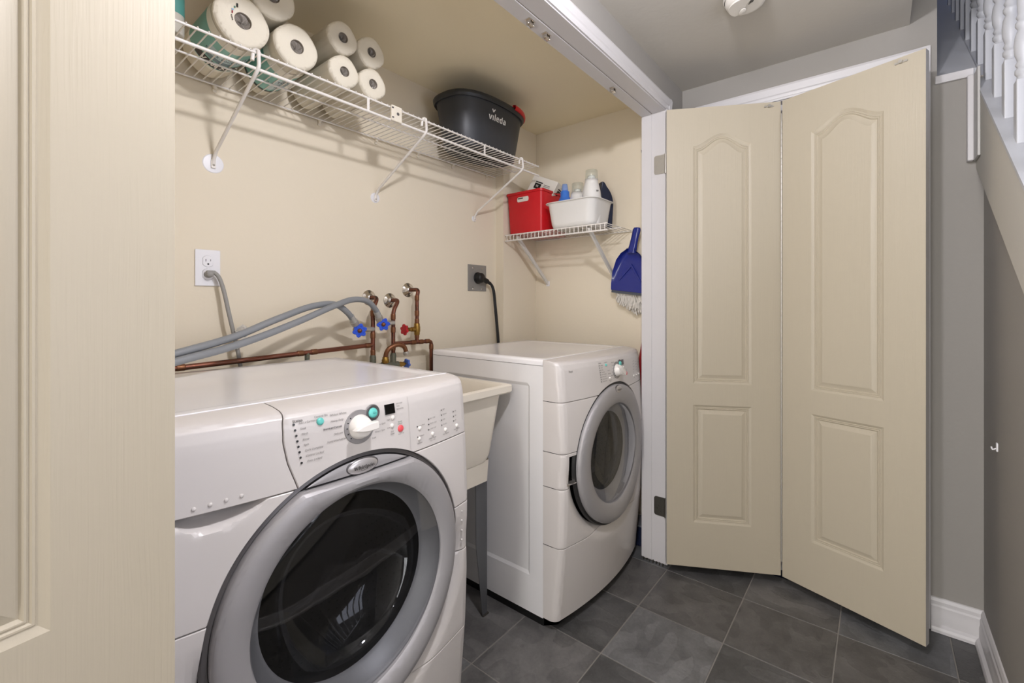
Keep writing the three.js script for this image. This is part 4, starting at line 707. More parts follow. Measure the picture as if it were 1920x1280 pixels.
// ------------------------------------------------------------------ wire shelves
const SY = 1.868, SZB = Z_BACK + 0.016, SZF = -1.345, LIP = 0.045, WR = 0.0019;
const crossWire = merge([rod([0, SY + 0.002, SZB - 0.004], [0, SY + 0.002, SZF + 0.004], WR, 6), new THREE.SphereGeometry(WR * 1.3, 6, 5).translate(0, SY + 0.0025, SZF + 0.004)]);
function wireShelf(label, x0, x1, braces, first) {
  const t = thing('wire_shelf', label, 'shelf', [0, 0, 0], 0, 'white wire shelves');
  const rail = (y, z, r) => merge([rod([x0, y, z], [x1, y, z], r, 10), new THREE.SphereGeometry(r, 8, 6).translate(x0, y, z), new THREE.SphereGeometry(r, 8, 6).translate(x1, y, z)]);
  mesh('front_rail', rail(SY, SZF, 0.0036), M.wire, t); mesh('lip_rail', rail(SY - LIP, SZF + 0.001, 0.0046), M.wire, t);
  mesh('back_rail', rail(SY - 0.002, SZB, 0.0032), M.wire, t); mesh('middle_rail', rail(SY - 0.003, -1.495, 0.0030), M.wire, t);
  const n = Math.floor((x1 - x0 - 0.01) / 0.0248), off = (x1 - x0 - n * 0.0248) / 2;
  for (let i = 0; i <= n; i++) mesh('cross_wire', crossWire, M.wire, t).position.x = x0 + off + i * 0.0248;
  for (const x of braces) {
    const hook = pipe([[x - 0.012, SY - 0.022, SZF - 0.006], [x - 0.010, SY + 0.007, SZF - 0.004], [x, SY + 0.010, SZF + 0.004], [x, SY - LIP + 0.004, SZF + 0.009], [x - 0.004, SY - LIP - 0.012, SZF - 0.004], [x - 0.012, 1.652, Z_BACK + 0.026], [x - 0.013, 1.628, Z_BACK + 0.008], [x - 0.013, 1.612, Z_BACK + 0.006]], 0.0052, 0.010, 10);
    const b = mesh('brace', hook, M.wire, t);
    mesh('brace_foot', rbox(0.013, 0.028, 0.004, 0.0015, 2).translate(x - 0.013, 1.616, Z_BACK + 0.007), M.wire, b);
    mesh('foot_disc', latheZ([[0.0001, 0.0035], [0.024, 0.003], [0.0265, 0.0015], [0.027, 0]], 32).scale(x > 1.5 ? 0.55 : x > 1 ? 0.8 : 1.12, x > 1.5 ? 0.55 : x > 1 ? 0.8 : 1.12, 1).translate(x - 0.012, 1.618, Z_BACK), M.plate, b);
    mesh('screw', latheZ([[0.0001, 0.003], [0.003, 0.002], [0.004, 0]], 10).translate(x - 0.013, 1.612, Z_BACK + 0.009), M.nickel, b);
  }
  return t;
}
const clipGeo = merge([rbox(0.010, 0.017, 0.016, 0.003, 2).translate(0, SY - 0.006, Z_BACK + 0.008), cylZ(0.006, 0.008, 12).translate(0, SY - 0.018, Z_BACK + 0.004)]);
{
  const a = wireShelf('left section of white wire shelf over the washer, carrying the paper rolls', 0.03, 0.988, [0.529], true);
  for (const x of [0.19, 0.519, 0.868]) mesh('wall_clip', clipGeo, M.clip, a).position.x = x;
  mesh('stiffener', rbox(0.010, LIP, 0.002, 0.0008, 1).translate(0.878, SY - LIP / 2, SZF + 0.004), M.wire, a);
  const b = wireShelf('right section of white wire shelf over the dryer, carrying the black bucket', 0.990, 1.868, [1.128, 1.729], false);
  for (const x of [1.117, 1.34, 1.56, 1.813]) mesh('wall_clip', clipGeo, M.clip, b).position.x = x;
  mesh('stiffener', rbox(0.010, LIP, 0.002, 0.0008, 1).translate(1.46, SY - LIP / 2, SZF + 0.004), M.wire, b);
  const j = mesh('joining_clip', rbox(0.046, 0.056, 0.010, 0.004, 3).translate(0.990, SY - 0.021, SZF + 0.007), M.clip, b);
  mesh('screw', merge([latheZ([[0.004, 0.0012], [0.0052, 0.0012], [0.0056, 0]], 16), latheZ([[0.0001, 0.0006], [0.0035, 0.0004]], 10)]).translate(0.994, SY - 0.021, SZF + 0.0122), M.bezel, j);
  mesh('notch', box(0.968, 0.976, SY - 0.006, SY - 0.001, SZF + 0.0118, SZF + 0.0123), M.bezel, j); mesh('notch', box(0.969, 0.977, SY - 0.040, SY - 0.035, SZF + 0.0118, SZF + 0.0123), M.bezel, j);
}
{ // the short shelf on the closet's right-hand wall
  const t = thing('wire_shelf', 'short white wire shelf on the side wall holding the red bin and white tray', 'shelf', [0, 0, 0], 0, 'white wire shelves');
  const y = 1.545, xf = 1.902, xb = X_CR - 0.012, za = -1.592, zb = -0.975, lip = 0.031;
  const rl = (x, yy, r, z1 = zb) => rod([x, yy, za], [x, yy, z1], r, 10);
  mesh('front_rail', rl(xf, y, 0.0035), M.wire, t); mesh('lip_rail', rl(xf, y - lip, 0.0042), M.wire, t); mesh('back_rail', rl(xb, y - 0.001, 0.003), M.wire, t); mesh('middle_rail', rl((xf + xb) / 2, y - 0.003, 0.0028), M.wire, t);
  const g = merge([rod([xf - 0.001, y + 0.002, 0], [xb + 0.003, y + 0.002, 0], 0.0019, 6), rod([xf - 0.002, y + 0.002, 0], [xf - 0.002, y - lip, 0], 0.0019, 6)]);
  for (let i = 0; i < 26; i++) mesh('cross_wire', g, M.wire, t).position.z = za + 0.012 + i * 0.0237;
  for (const z of [-1.513, -1.075]) {
    const b = mesh('brace', extrude([[xf + 0.004, y - 0.012], [xf + 0.016, y - 0.010], [X_CR - 0.004, 1.300], [X_CR - 0.004, 1.284], [X_CR - 0.012, 1.284], [xf + 0.004, y - 0.026]], 0.010).translate(0, 0, z - 0.005), std(0xd2cfc9, 0.4), t);
    mesh('brace_foot', rbox(0.004, 0.03, 0.022, 0.001, 1).translate(X_CR - 0.002, 1.288, z), M.plate, b);
    mesh('screw', cylX(0.0035, 0.002, 10).translate(X_CR - 0.005, 1.288, z), M.bezel, b);
  }
  mesh('end_clip', rbox(0.012, 0.02, 0.012, 0.003, 2).translate(xb - 0.004, y - 0.008, zb + 0.004), M.clip, t);
}
// ------------------------------------------------------------------ paper rolls on the left shelf
const DECK = SY + 0.0042;
function wrapTex(kind) {
  return canvasTex(1024, 640, (c, w, h) => {                                        // u round the roll, v along it (front of the roll at the top)
    c.fillStyle = '#7fb7ab'; c.fillRect(0, 0, w, h);
    const gr = c.createLinearGradient(0, 0, w, 0); gr.addColorStop(0, '#6aa497'); gr.addColorStop(0.5, '#92c6bb'); gr.addColorStop(1, '#6aa497'); c.fillStyle = gr; c.fillRect(0, 0, w, h);
    c.fillStyle = '#e6e0d2'; c.beginPath(); c.moveTo(0, 0); c.lineTo(w, 0); c.lineTo(w, 90); c.quadraticCurveTo(w * 0.5, 190, 0, 90); c.fill();
    const T = (s, x, y, f, col = '#2a3136', rot = 0) => { c.save(); c.translate(x, y); c.rotate(rot); c.fillStyle = col; c.font = f; c.textAlign = 'center'; c.textBaseline = 'middle'; c.fillText(s, 0, 0); c.restore(); };
    if (kind) {
      c.fillStyle = '#b8cdd0'; c.fillRect(w * 0.30, 250, w * 0.42, 190);
      T('DE SHEETS', w * 0.60, 280, 'bold 62px sans-serif'); T('FEUILLES', w * 0.70, 355, 'bold 50px sans-serif'); T('ESSUIE-TOUT', w * 0.42, 345, 'bold 46px sans-serif', '#3b4a55');
      c.strokeStyle = '#4e6570'; c.lineWidth = 6; for (let i = 0; i < 7; i++) { c.beginPath(); c.moveTo(w * 0.31, 385 + i * 9); c.lineTo(w * 0.56, 395 + i * 9); c.stroke(); }
      c.fillStyle = '#2b2220'; c.fillRect(w * 0.22, 470, w * 0.56, 110); T('V M X I X', w * 0.5, 526, 'bold 96px sans-serif', '#f0ece4');
      c.fillStyle = '#e6e0d2'; c.fillRect(0, 590, w, 50);
    } else {
      c.fillStyle = '#c2d2d4'; c.fillRect(w * 0.46, 230, w * 0.3, 330);
      T('TOWELS', w * 0.62, 300, 'bold 70px sans-serif'); T('2 PLY SHEETS', w * 0.56, 400, 'bold 50px sans-serif'); T('FEUILLES', w * 0.62, 470, 'bold 46px sans-serif'); c.fillStyle = '#8a5a52'; c.fillRect(w * 0.52, 240, w * 0.2, 14);
      c.fillStyle = '#3b4a48'; c.fillRect(0, 600, w, 40);
    }
  });
}
function roll(label, x, y, r, L, big, wrapKind, group) {
  const t = thing('paper_roll', label, 'paper towel', [x, y, SZF - 0.006], 0, group);
  const seg = 72, sq = (a) => 1 + (big ? 0.018 : 0.03) * Math.cos(4 * a + 0.6), prof = [[0.3, -0.001], [0.34, 0.0], [0.6, 0.0015], [0.86, 0.0005], [0.965, -0.0025], [0.992, -0.008], [1, -0.016], [1.0, -L * 0.5], [1, -L + 0.02], [0.98, -L + 0.006], [0.9, -L], [0.3, -L]];
  mesh('paper', toCreasedNormals(grid(prof.map(([k, z]) => { const row = []; for (let i = 0; i <= seg; i++) { const a = -i / seg * Math.PI * 2, q = k * r * (k > 0.8 ? sq(a) : 1) * (1 + 0.006 * Math.sin(7 * a + x * 40) * (k > 0.8 ? 1 : 0)); row.push([q * Math.cos(a), q * Math.sin(a), z]); } return row; }), (i, j) => [j / seg * r * 6.28, i * 0.05]), 0.9), M.towel, t);
  mesh('core_tube', latheZ([[r * 0.3, -0.001], [r * 0.305, 0.0005], [r * 0.28, -0.004], [r * 0.28, -0.03], [r * 0.27, -0.06]], 24), M.core, t);
  if (wrapKind !== null && wrapKind !== undefined) {
    const z0 = wrapKind ? -0.018 : -0.045, z1 = wrapKind ? -0.205 : -0.22, a0 = -Math.PI * 1.12, a1 = Math.PI * 0.12, rows = [];
    for (let j = 0; j <= 6; j++) { const row = []; for (let i = 0; i <= 48; i++) { const a = lerp(a0, a1, i / 48), q = r * sq(a) * (1 + 0.006 * Math.sin(7 * a + x * 40)) + 0.0012; row.push([q * Math.cos(a), q * Math.sin(a), lerp(z0, z1, j / 6)]); } rows.push(row); }
    mesh('printed_wrap', grid(rows, (i, j) => [j / 48, 1 - i / 6]), new THREE.MeshStandardMaterial({ map: wrapTex(wrapKind), roughness: 0.45, side: THREE.DoubleSide }), t);
  }
  // clear wrap tucked into the core: a crumpled film dish
  mesh('tucked_wrap', toCreasedNormals(grid([0.29, 0.22, 0.15, 0.08, 0.001].map((k, i) => { const row = []; for (let j = 0; j <= 32; j++) { const q = j / 32 * Math.PI * 2; row.push([k * r * Math.cos(q), k * r * Math.sin(q), -0.006 - i * 0.003 + 0.0022 * Math.sin(q * 3 + i * 1.3 + x * 30) + 0.0014 * Math.sin(q * 7 + i * 2.2)]); } return row; })), 0.25), std(0x8b847b, 0.3, 0.15), t);
  return t;
}
{
  const G1 = 'large paper towel rolls', G2 = 'small paper rolls stacked two by two';
  const r1 = roll('large paper towel roll in teal wrap, at the left end beneath the upper roll', 0.494, DECK + 0.0715, 0.0705, 0.27, true, 1, G1);
  const mk = canvasTex(128, 256, (c) => { c.clearRect(0, 0, 128, 256); c.fillStyle = '#33302c'; c.fillRect(74, 8, 22, 46); c.fillStyle = '#4f7f6c'; c.fillRect(46, 52, 18, 22); c.fillStyle = '#8bb4d8'; c.fillRect(18, 92, 26, 16); c.fillStyle = '#8e2b36'; c.fillRect(18, 118, 16, 30); c.fillStyle = '#1e1b18'; for (let i = 0; i < 4; i++) c.fillRect(10 + i * 4, 170 + i * 16, 14, 10); });
  mesh('print_marks', new THREE.PlaneGeometry(0.026, 0.058).translate(-0.020, 0.012, 0.0022), decal(mk, 0.8), r1);
  roll('large paper towel roll in teal wrap, standing right of its neighbour on the shelf deck', 0.642, DECK + 0.0665, 0.0655, 0.27, true, 0, G1);
  roll('large plain paper towel roll resting on top of the two teal-wrapped rolls', 0.572, DECK + 0.0665 + 0.1165, 0.065, 0.25, true, null, G1);
  roll('small paper roll, bottom left of the stack of four', 0.797, DECK + 0.0545, 0.0525, 0.26, false, null, G2);
  roll('small paper roll, bottom right of the stack of four', 0.904, DECK + 0.0545, 0.0525, 0.26, false, null, G2);
  roll('small paper roll, top left of the stack of four', 0.792, DECK + 0.1625, 0.0525, 0.26, false, null, G2);
  roll('small paper roll, top right of the stack of four', 0.898, DECK + 0.1605, 0.0525, 0.26, false, null, G2);
  const b = thing('cleaning_bottle', 'dark green cleaning bottle at the far left end of the upper shelf', 'bottle', [0.352, DECK, -1.44]);
  mesh('bottle_body', lathe([[0.0001, 0], [0.026, 0], [0.030, 0.006], [0.030, 0.055], [0.029, 0.06]], 28), std(0xb9b4a8, 0.5), b);
  mesh('label_band', lathe([[0.0304, 0.052], [0.0306, 0.056], [0.0306, 0.10], [0.0300, 0.104]], 28), std(0x4e8b82, 0.5), b);
  mesh('upper_body', lathe([[0.030, 0.10], [0.030, 0.19], [0.024, 0.215], [0.014, 0.225], [0.014, 0.245], [0.0001, 0.246]], 28), std(0x3e4842, 0.4), b);
}
// ------------------------------------------------------------------ bucket
{
  const t = thing('bucket', 'dark grey oval mop bucket with red handle on the upper shelf', 'bucket', [1.588, DECK, -1.485]);
  const H = 0.225, N = 72, sup = (a, A, B, y, e = 2.6) => { const c = Math.cos(a), s = Math.sin(a); return [A * Math.sign(c) * Math.abs(c) ** (2 / e), y, B * Math.sign(s) * Math.abs(s) ** (2 / e)]; };
  const A = (y) => lerp(0.196, 0.236, y / H), B = (y) => lerp(0.108, 0.140, y / H);
  const ringAt = (y, d, e) => { const p = []; for (let i = 0; i <= N; i++) p.push(sup(-i / N * Math.PI * 2, A(y) + d, B(y) + d, y, e)); return p; };
  mesh('body', toCreasedNormals(grid([ringAt(0.0, -0.12), ringAt(0.0, -0.012), ringAt(0.004, -0.002), ringAt(0.012, 0), ringAt(0.1, 0), ringAt(H - 0.012, 0), ringAt(H, 0), ringAt(H, -0.004), ringAt(0.01, -0.005), ringAt(0.008, -0.10)]), 0.7), M.bucket, t);
  mesh('rim', toCreasedNormals(grid([ringAt(H - 0.022, 0.001), ringAt(H - 0.024, 0.009), ringAt(H - 0.016, 0.013), ringAt(H - 0.004, 0.013), ringAt(H + 0.001, 0.009), ringAt(H + 0.001, -0.004)]), 0.9), M.bucketRim, t);
  const arc = (a0, a1, d, y, n = 18) => { const p = []; for (let i = 0; i <= n; i++) { const q = sup(lerp(a0, a1, i / n), A(H) + d, B(H) + d, y); p.push(q); } return p; };
  mesh('handle', toCreasedNormals(grid([[0.001, H - 0.010], [0.0165, H - 0.009], [0.0185, H + 0.002], [0.0165, H + 0.012], [0.004, H + 0.013], [0.001, H + 0.004]].map(([d, y]) => arc(1.36, 0.10, d, y))), 0.6), M.red, t);
  mesh('spout_clip', rbox(0.022, 0.03, 0.034, 0.006, 2).translate(0.204, 0.03, 0.02), M.redDeep, t);
  const logo = canvasTex(512, 256, (c, w, h) => { c.clearRect(0, 0, w, h); c.fillStyle = '#e9e8e4'; c.font = 'bold 150px sans-serif'; c.textAlign = 'center'; c.textBaseline = 'alphabetic'; c.fillText('vıleda', 256, 218); c.lineWidth = 22; c.lineCap = 'round'; c.lineJoin = 'round'; c.strokeStyle = '#e9e8e4'; c.beginPath(); c.moveTo(112, 34); c.lineTo(138, 72); c.lineTo(168, 30); c.stroke(); });
  const rows = []; for (let j = 0; j <= 4; j++) { const row = []; for (let i = 0; i <= 14; i++) { const y = lerp(0.122, 0.185, j / 4), xx = lerp(-0.092, 0.045, i / 14), kx = xx / (A(y) + 0.001), a = Math.acos(Math.sign(kx) * Math.abs(kx) ** 1.3), q = sup(a, A(y) + 0.001, B(y) + 0.001, y); row.push(q); } rows.push(row); }
  mesh('lettering', grid(rows), decal(logo), t);
}
// ------------------------------------------------------------------ things on the short shelf
{
  const Y = 1.5492;
  const bin = thing('storage_bin', 'red plastic storage bin with a slot handle, beside the white tray', 'bin', [2.052, Y, -1.475]);
  const taper = (w0, d0, w1, d1, y0, y1, r) => [[y0, w0, d0], [y1, w1, d1]];
  const ring = (w, d, r, y, n = 5) => { const p = []; for (const [sx, sz, a0] of [[1, 1, 0], [-1, 1, 1], [-1, -1, 2], [1, -1, 3]]) for (let i = 0; i <= n; i++) { const a = (a0 + i / n) * Math.PI / 2; p.push([sx * (w - r) + r * Math.cos(a), y, sz * (d - r) + r * Math.sin(a)]); } p.push(p[0]); return p; };
  const HB = 0.222;
  mesh('body', toCreasedNormals(grid([ring(0.01, 0.01, 0.005, 0.001), ring(0.122, 0.104, 0.012, 0.0), ring(0.126, 0.108, 0.014, 0.006), ring(0.138, 0.1175, 0.016, HB - 0.01), ring(0.138, 0.1175, 0.016, HB), ring(0.135, 0.1145, 0.014, HB), ring(0.124, 0.105, 0.012, 0.006), ring(0.01, 0.01, 0.005, 0.004)].reverse()), 0.5), M.red, bin);
  mesh('rim', toCreasedNormals(grid([ring(0.138, 0.1175, 0.016, HB - 0.012), ring(0.143, 0.1225, 0.018, HB - 0.011), ring(0.144, 0.1235, 0.018, HB + 0.001), ring(0.134, 0.1135, 0.014, HB + 0.001)].reverse()), 0.5), M.red, bin);
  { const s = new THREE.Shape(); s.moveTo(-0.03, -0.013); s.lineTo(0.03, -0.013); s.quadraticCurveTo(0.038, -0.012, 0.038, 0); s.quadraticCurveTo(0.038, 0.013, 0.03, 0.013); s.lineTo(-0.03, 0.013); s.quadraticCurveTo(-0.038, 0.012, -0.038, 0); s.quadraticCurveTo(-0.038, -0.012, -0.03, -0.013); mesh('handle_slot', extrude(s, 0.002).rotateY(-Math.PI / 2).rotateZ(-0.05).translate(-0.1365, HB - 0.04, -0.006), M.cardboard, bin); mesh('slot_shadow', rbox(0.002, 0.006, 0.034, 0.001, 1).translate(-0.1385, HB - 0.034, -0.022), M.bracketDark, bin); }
  const bx = thing('carton', 'white printed carton standing tilted inside the red bin', 'box', [2.075, Y + 0.205, -1.450]);
  { const m = new THREE.Group(); const c = mesh('carton_body', rbox(0.16, 0.19, 0.16, 0.003, 2), M.cardboard, bx); c.rotation.set(0.42, 0.1, -0.22);
    const pt = canvasTex(256, 128, (x) => { x.clearRect(0, 0, 256, 128); x.fillStyle = '#1f1d1c'; x.fillRect(30, 26, 90, 12); x.fillRect(30, 46, 80, 60); x.fillStyle = '#d8d4cc'; x.font = 'bold 30px sans-serif'; x.fillText('50', 48, 86); x.fillStyle = '#77736d'; for (let i = 0; i < 4; i++) x.fillRect(140, 40 + i * 16, 80, 5); });
    mesh('print', new THREE.PlaneGeometry(0.13, 0.065).rotateY(0).translate(0.0, 0.05, 0.0807), decal(pt), c);
    mesh('print', new THREE.PlaneGeometry(0.13, 0.065).rotateY(-Math.PI / 2).translate(-0.0807, 0.045, 0.0), decal(pt), c); }
  const tr = thing('tray', 'white rectangular plastic tub holding cleaning bottles, overlapping the red bin', 'tub', [2.005, Y, -1.185]);
  const HT = 0.128;
  mesh('body', toCreasedNormals(grid([ring(0.02, 0.02, 0.01, 0.003), ring(0.078, 0.106, 0.03, 0.0), ring(0.090, 0.119, 0.04, 0.008), ring(0.095, 0.125, 0.042, 0.025), ring(0.106, 0.139, 0.045, HT - 0.004), ring(0.109, 0.142, 0.046, HT), ring(0.118, 0.151, 0.052, HT), ring(0.119, 0.152, 0.052, HT + 0.003), ring(0.108, 0.141, 0.046, HT + 0.005), ring(0.103, 0.136, 0.045, HT - 0.004), ring(0.092, 0.122, 0.042, 0.025), ring(0.075, 0.10, 0.03, 0.004), ring(0.02, 0.02, 0.01, 0.005)].reverse()), 0.8), M.whitePlastic, tr);
  const bot = (name, label, x, z, parts) => { const b = thing(name, label, 'bottle', [x, Y + 0.006, z]); for (const [n, p, mat] of parts) mesh(n, lathe(p, 28), mat, b); return b; };
  bot('spray_bottle', 'small blue bottle with translucent blue cap, at the red bin end of the tub', 1.972, -1.252, [['bottle_body', [[0.0001, 0], [0.038, 0], [0.042, 0.01], [0.042, 0.13], [0.030, 0.15], [0.0235, 0.165], [0.0225, 0.19], [0.016, 0.196]], M.bluePlastic], ['cap', [[0.0175, 0.192], [0.017, 0.205], [0.0135, 0.228], [0.0001, 0.230]], phy(0x9db7e6, 0.15, { transmission: 0.4, thickness: 0 })]]);
  bot('detergent_bottle', 'short white bottle with wide clear measuring cap, between blue and tall white bottles', 2.005, -1.195, [['bottle_body', [[0.0001, 0], [0.040, 0], [0.042, 0.01], [0.042, 0.14], [0.036, 0.165], [0.034, 0.182], [0.0001, 0.184]], M.whitePlastic], ['cap', [[0.029, 0.184], [0.030, 0.19], [0.030, 0.228], [0.028, 0.231], [0.0001, 0.232]], M.clearCap], ['cap_neck', [[0.0001, 0.186], [0.018, 0.186], [0.018, 0.2], [0.0001, 0.2]], M.whitePlastic]]);
  const tall = bot('detergent_bottle', 'tall white detergent bottle with clear dosing cap, highest in the tub', 1.985, -1.105, [['bottle_body', [[0.0001, 0], [0.044, 0], [0.049, 0.01], [0.050, 0.12], [0.048, 0.14], [0.044, 0.172], [0.036, 0.205], [0.033, 0.212], [0.033, 0.23], [0.0001, 0.232]], M.whitePlastic], ['cap', [[0.0305, 0.227], [0.0315, 0.232], [0.0300, 0.272], [0.028, 0.276], [0.0001, 0.277]], M.clearCap], ['cap_neck', [[0.0001, 0.23], [0.02, 0.23], [0.019, 0.248], [0.0001, 0.249]], M.whitePlastic]]);
  const dt = canvasTex(64, 64, (c) => { c.clearRect(0, 0, 64, 64); c.fillStyle = '#4a4845'; c.fillRect(10, 20, 40, 6); c.fillRect(10, 30, 34, 5); c.fillStyle = '#8d8a84'; c.fillRect(10, 40, 30, 4); });
  mesh('print', new THREE.PlaneGeometry(0.022, 0.022).rotateY(-0.55).translate(-0.018, 0.165, 0.0435), decal(dt), tall);
  const nb = thing('brush', 'dark navy curved brush leaning behind the tall white bottle', 'brush', [2.080, Y + 0.006, -1.100]);
  { const s = new THREE.Shape(); s.moveTo(-0.04, 0); s.lineTo(0.034, 0); s.lineTo(0.04, 0.10); s.quadraticCurveTo(0.044, 0.16, 0.006, 0.20); s.quadraticCurveTo(-0.006, 0.226, -0.014, 0.222); s.quadraticCurveTo(-0.012, 0.19, -0.04, 0.15); mesh('brush_body', extrude(s, 0.03, { bevelEnabled: true, bevelThickness: 0.006, bevelSize: 0.005, bevelSegments: 3 }).rotateY(-Math.PI / 2 + 0.9).translate(0.01, 0.006, 0.0), M.navy, nb); }
}
// ------------------------------------------------------------------ hanging on the side wall
{
  const hk = thing('wall_hook', 'small black hook high on the closet side wall near the jamb', 'hook', [X_CR, 1.935, -0.925]);
  mesh('hook_plate', rbox(0.004, 0.02, 0.014, 0.001, 1).translate(-0.002, 0, 0), M.black, hk); mesh('hook_arm', pipe([[-0.003, -0.004, 0], [-0.022, -0.006, 0], [-0.026, 0.010, 0]], 0.003, 0.006, 8), M.black, hk);
  // dustpan: handle, scoop and rubber lip, facing into the closet
  const d = thing('dustpan', 'dark blue plastic dustpan hanging on the closet side wall over the mop head', 'dustpan', [X_CR - 0.062, 1.385, -0.962], -Math.PI / 2);
  const w = (y) => interp([-0.155, -0.13, -0.06, 0.0, 0.035, 0.05, 0.06], [0.096, 0.099, 0.094, 0.076, 0.05, 0.028, 0.018], y), ys = [-0.155, -0.14, -0.12, -0.09, -0.06, -0.03, 0, 0.02, 0.035, 0.045, 0.053, 0.06];
  const skin = (o) => ys.map((y) => { const r = []; for (let i = 0; i <= 20; i++) { const t = i / 20 * 2 - 1, rim = Math.pow(Math.abs(t), 8), depth = 0.030 * smooth(-0.165, 0.03, y) ; r.push([t * w(y), y, (rim - 0.35) * depth + 0.012 * smooth(-0.02, 0.06, y) - o]); } return r; });
  const sh = skin(0), sb = skin(0.003);
  mesh('scoop', merge([toCreasedNormals(grid(sh), 0.8), toCreasedNormals(grid(sb), 0.8)]), M.dustpan, d);
  mesh('fold', extrude([[-0.062, -0.10], [0.0, -0.015], [0.062, -0.10], [0.056, -0.104], [0, -0.028], [-0.056, -0.104]], 0.004, { bevelEnabled: true, bevelThickness: 0.001, bevelSize: 0.001, bevelSegments: 1 }).translate(0, 0, -0.004), M.dustpan, d);
  mesh('lip', rbox(0.19, 0.016, 0.005, 0.002, 2).translate(0, -0.160, -0.006), M.dustpanLip, d);
  mesh('handle', toCreasedNormals(grid([[0.04, 0.026, 0.012], [0.08, 0.0205, 0.011], [0.12, 0.0195, 0.011], [0.155, 0.0205, 0.012], [0.165, 0.016, 0.010], [0.168, 0.001, 0.001]].map(([y, a, b]) => { const r = []; for (let i = 0; i <= 20; i++) { const q = i / 20 * Math.PI * 2; r.push([a * Math.cos(q) + (y - 0.05) * 0.12, y, 0.010 + b * Math.sin(q)]); } return r; })), 0.8), M.dustpan, d);
  d.rotation.z = 0.0; d.rotation.order = 'YXZ'; d.rotation.z = -0.12;
  // mop head: cotton yarn hanging under and beside the dustpan
  const m = thing('mop', 'off-white cotton string mop head hanging behind the blue dustpan', 'mop', [X_CR - 0.024, 1.245, -0.945]);
  mesh('mop_clamp', rbox(0.02, 0.03, 0.09, 0.008, 2).translate(0, 0.06, 0), M.yarn, m);
  const yarn = [];
  for (let k = 0; k < 230; k++) {
    const u = rnd(), ang = (rnd() - 0.5), z0 = (u - 0.5) * 0.15 - 0.012, spread = z0 * 1.35 + ang * 0.025, len = 0.135 + 0.05 * rnd() - Math.abs(spread) * 0.6, dx = -0.022 + rnd() * 0.04;
    const p = []; for (let i = 0; i <= 6; i++) { const t = i / 6; p.push([clamp(dx * t + 0.004 * Math.sin(k + i * 2.1), -0.034, 0.022), 0.05 - len * t, lerp(z0, spread, t) + 0.005 * Math.sin(k * 1.7 + i * 1.9)]); }
    yarn.push(spline(p, 0.0038 + rnd() * 0.001, 12, 5));
  }
  const yn = mesh('yarn', merge(yarn), M.yarn, m); yn.userData.kind = 'stuff';
  // red broom standing between the dryer and the jamb
  const rb = thing('broom', 'red plastic broom standing in the gap between dryer and jamb', 'broom', [X_CR - 0.028, 0, -0.905]);
  mesh('broom_head', toCreasedNormals(grid([[0.62, 0.012, 0.036], [0.66, 0.014, 0.040], [0.88, 0.016, 0.038], [0.96, 0.014, 0.022], [1.02, 0.012, 0.012], [1.06, 0.011, 0.010]].map(([y, a, b]) => { const r = []; for (let i = 0; i <= 20; i++) { const q = -i / 20 * Math.PI * 2; r.push([a * Math.cos(q), y, b * Math.sin(q)]); } return r; })), 0.8), M.redDeep, rb);
  mesh('pole', rod([0, 0.0, 0], [0, 0.63, 0], 0.011, 14), M.redDeep, rb);
  const bk = thing('basket', 'dark blue ribbed basket with grey rim on the floor behind the jamb', 'basket', [2.125, 0.001, -0.925]);
  const ribs = []; for (let i = 0; i < 9; i++) ribs.push(rbox(0.006, 0.09, 0.004, 0.001, 1).translate(-0.052, 0.05, -0.055 + i * 0.0138), rbox(0.004, 0.09, 0.006, 0.001, 1).translate(-0.05 + i * 0.0125, 0.05, 0.059));
  mesh('side_ribs', merge(ribs), M.navy, bk); mesh('tray', rboxAt(-0.05, 0.05, 0.0, 0.094, -0.058, 0.056, 0.004), std(0x141c38, 0.5), bk); mesh('rim', rboxAt(-0.056, 0.055, 0.094, 0.102, -0.062, 0.062, 0.003), std(0x6d7178, 0.5), bk);
}
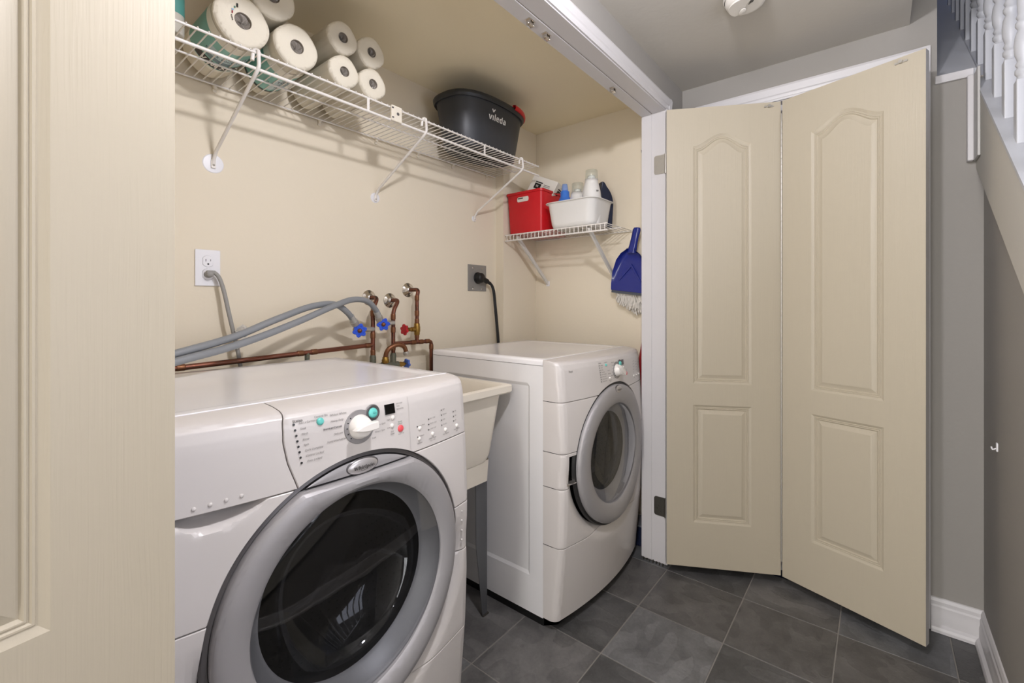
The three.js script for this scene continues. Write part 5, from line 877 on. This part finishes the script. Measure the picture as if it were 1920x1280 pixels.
// ------------------------------------------------------------------ hall details
{
  const labels = ['steel roller catch on the closet head jamb, farthest from the right jamb', 'steel roller catch on the closet head jamb, middle one of three', 'steel roller catch on the closet head jamb, nearest the right jamb'];
  [[1.094, -0.818], [1.183, -0.820], [1.646, -0.820]].forEach(([x, z], i) => {
    const c = thing('roller_catch', labels[i], 'catch', [x, Y_HEAD - 0.004, z], 0, 'roller catches on the head jamb');
    mesh('bracket', merge([rbox(0.030, 0.003, 0.018, 0.001, 1).translate(0, -0.0015, 0), rbox(0.003, 0.016, 0.016, 0.001, 1).translate(-0.010, -0.009, 0), rbox(0.003, 0.016, 0.016, 0.001, 1).translate(0.010, -0.009, 0)]), M.chrome, c);
    mesh('roller', merge([cylX(0.0065, 0.016, 18).translate(0, -0.012, 0), cylX(0.0028, 0.026, 10).translate(0, -0.012, 0)]), M.chrome, c);
    mesh('screw', cyl(0.003, 0.002, 10).translate(0, -0.0035, 0.0), M.bracketDark, c);
  });
  const s = thing('smoke_detector', 'round white smoke detector on the hall ceiling', 'smoke detector', [1.662, Y_HALL, -0.345]);
  mesh('base', lathe([[0.0001, 0], [0.068, 0], [0.068, -0.008], [0.064, -0.012]], 48), M.detector, s);
  mesh('cover', lathe([[0.062, -0.010], [0.062, -0.022], [0.056, -0.032], [0.046, -0.036], [0.0001, -0.036]], 48), M.detector, s);
  { const q = []; for (let i = 0; i <= 24; i++) { const x = -0.05 + i / 24 * 0.1; q.push([x, 0.010 * Math.sin(Math.PI * x / 0.05)]); } for (let i = 1; i < 24; i++) { const a = -i / 24 * Math.PI; q.push([0.05 * Math.cos(a), 0.05 * Math.sin(a)]); } mesh('raised_half', extrude(q, 0.004, { bevelEnabled: true, bevelThickness: 0.001, bevelSize: 0.001, bevelSegments: 2 }).rotateX(Math.PI / 2).rotateY(0.9).translate(0, -0.035, 0), M.detector, s); }
  mesh('vents', merge([0, 1, 2].map((i) => rbox(0.03, 0.001, 0.0028, 0.0004, 1).rotateY(0.5).translate(-0.016 - i * 0.003, -0.0364, 0.018 + i * 0.006))), M.black, s);
  mesh('test_button', lathe([[0.0001, -0.0445], [0.011, -0.0440], [0.0125, -0.041]], 24).scale(1.5, 1, 0.8).rotateY(0.5).translate(0.016, 0, -0.012), M.detector, s);
  const hk = thing('wall_hook', 'small white adhesive hook on the hall side wall under the stairs', 'hook', [1.985, 0.40, Z_RIGHT], Math.PI);
  mesh('hook_plate', rbox(0.012, 0.026, 0.004, 0.0015, 2).translate(0, 0, 0.002), M.plate, hk); mesh('hook_arm', pipe([[0, -0.004, 0.004], [0, -0.010, 0.012], [0, 0.0, 0.014]], 0.002, 0.004, 8), M.plate, hk);
  hk.position.y = 0.735;
}
// ------------------------------------------------------------------ lamps (fitting and light together)
function ceilingLamp(L, label) {
  const t = thing('ceiling_light', label, 'ceiling light', [L.x, Y_HALL, L.z]);
  mesh('base', lathe([[0.0001, 0], [0.14, 0], [0.14, -0.018], [0.132, -0.022]], 48), M.trim, t);
  mesh('dome', lathe([[0.132, -0.016], [0.128, -0.045], [0.105, -0.085], [0.06, -0.108], [0.0001, -0.114]], 48), M.lampGlass, t);
  const p = new THREE.PointLight(L.color, L.power, 0, 2); p.position.set(L.x, Y_HALL - 0.122, L.z); p.castShadow = true; p.shadow.radius = 2.5; p.shadow.mapSize.set(2048, 2048); scene.add(p);
}
ceilingLamp(LAMP, 'white glass dome ceiling light in the hall in front of the closet');
ceilingLamp(LAMP_2, 'added fill ceiling light with white glass dome, out of view farther back along the hall');

renderer.render(scene, camera);
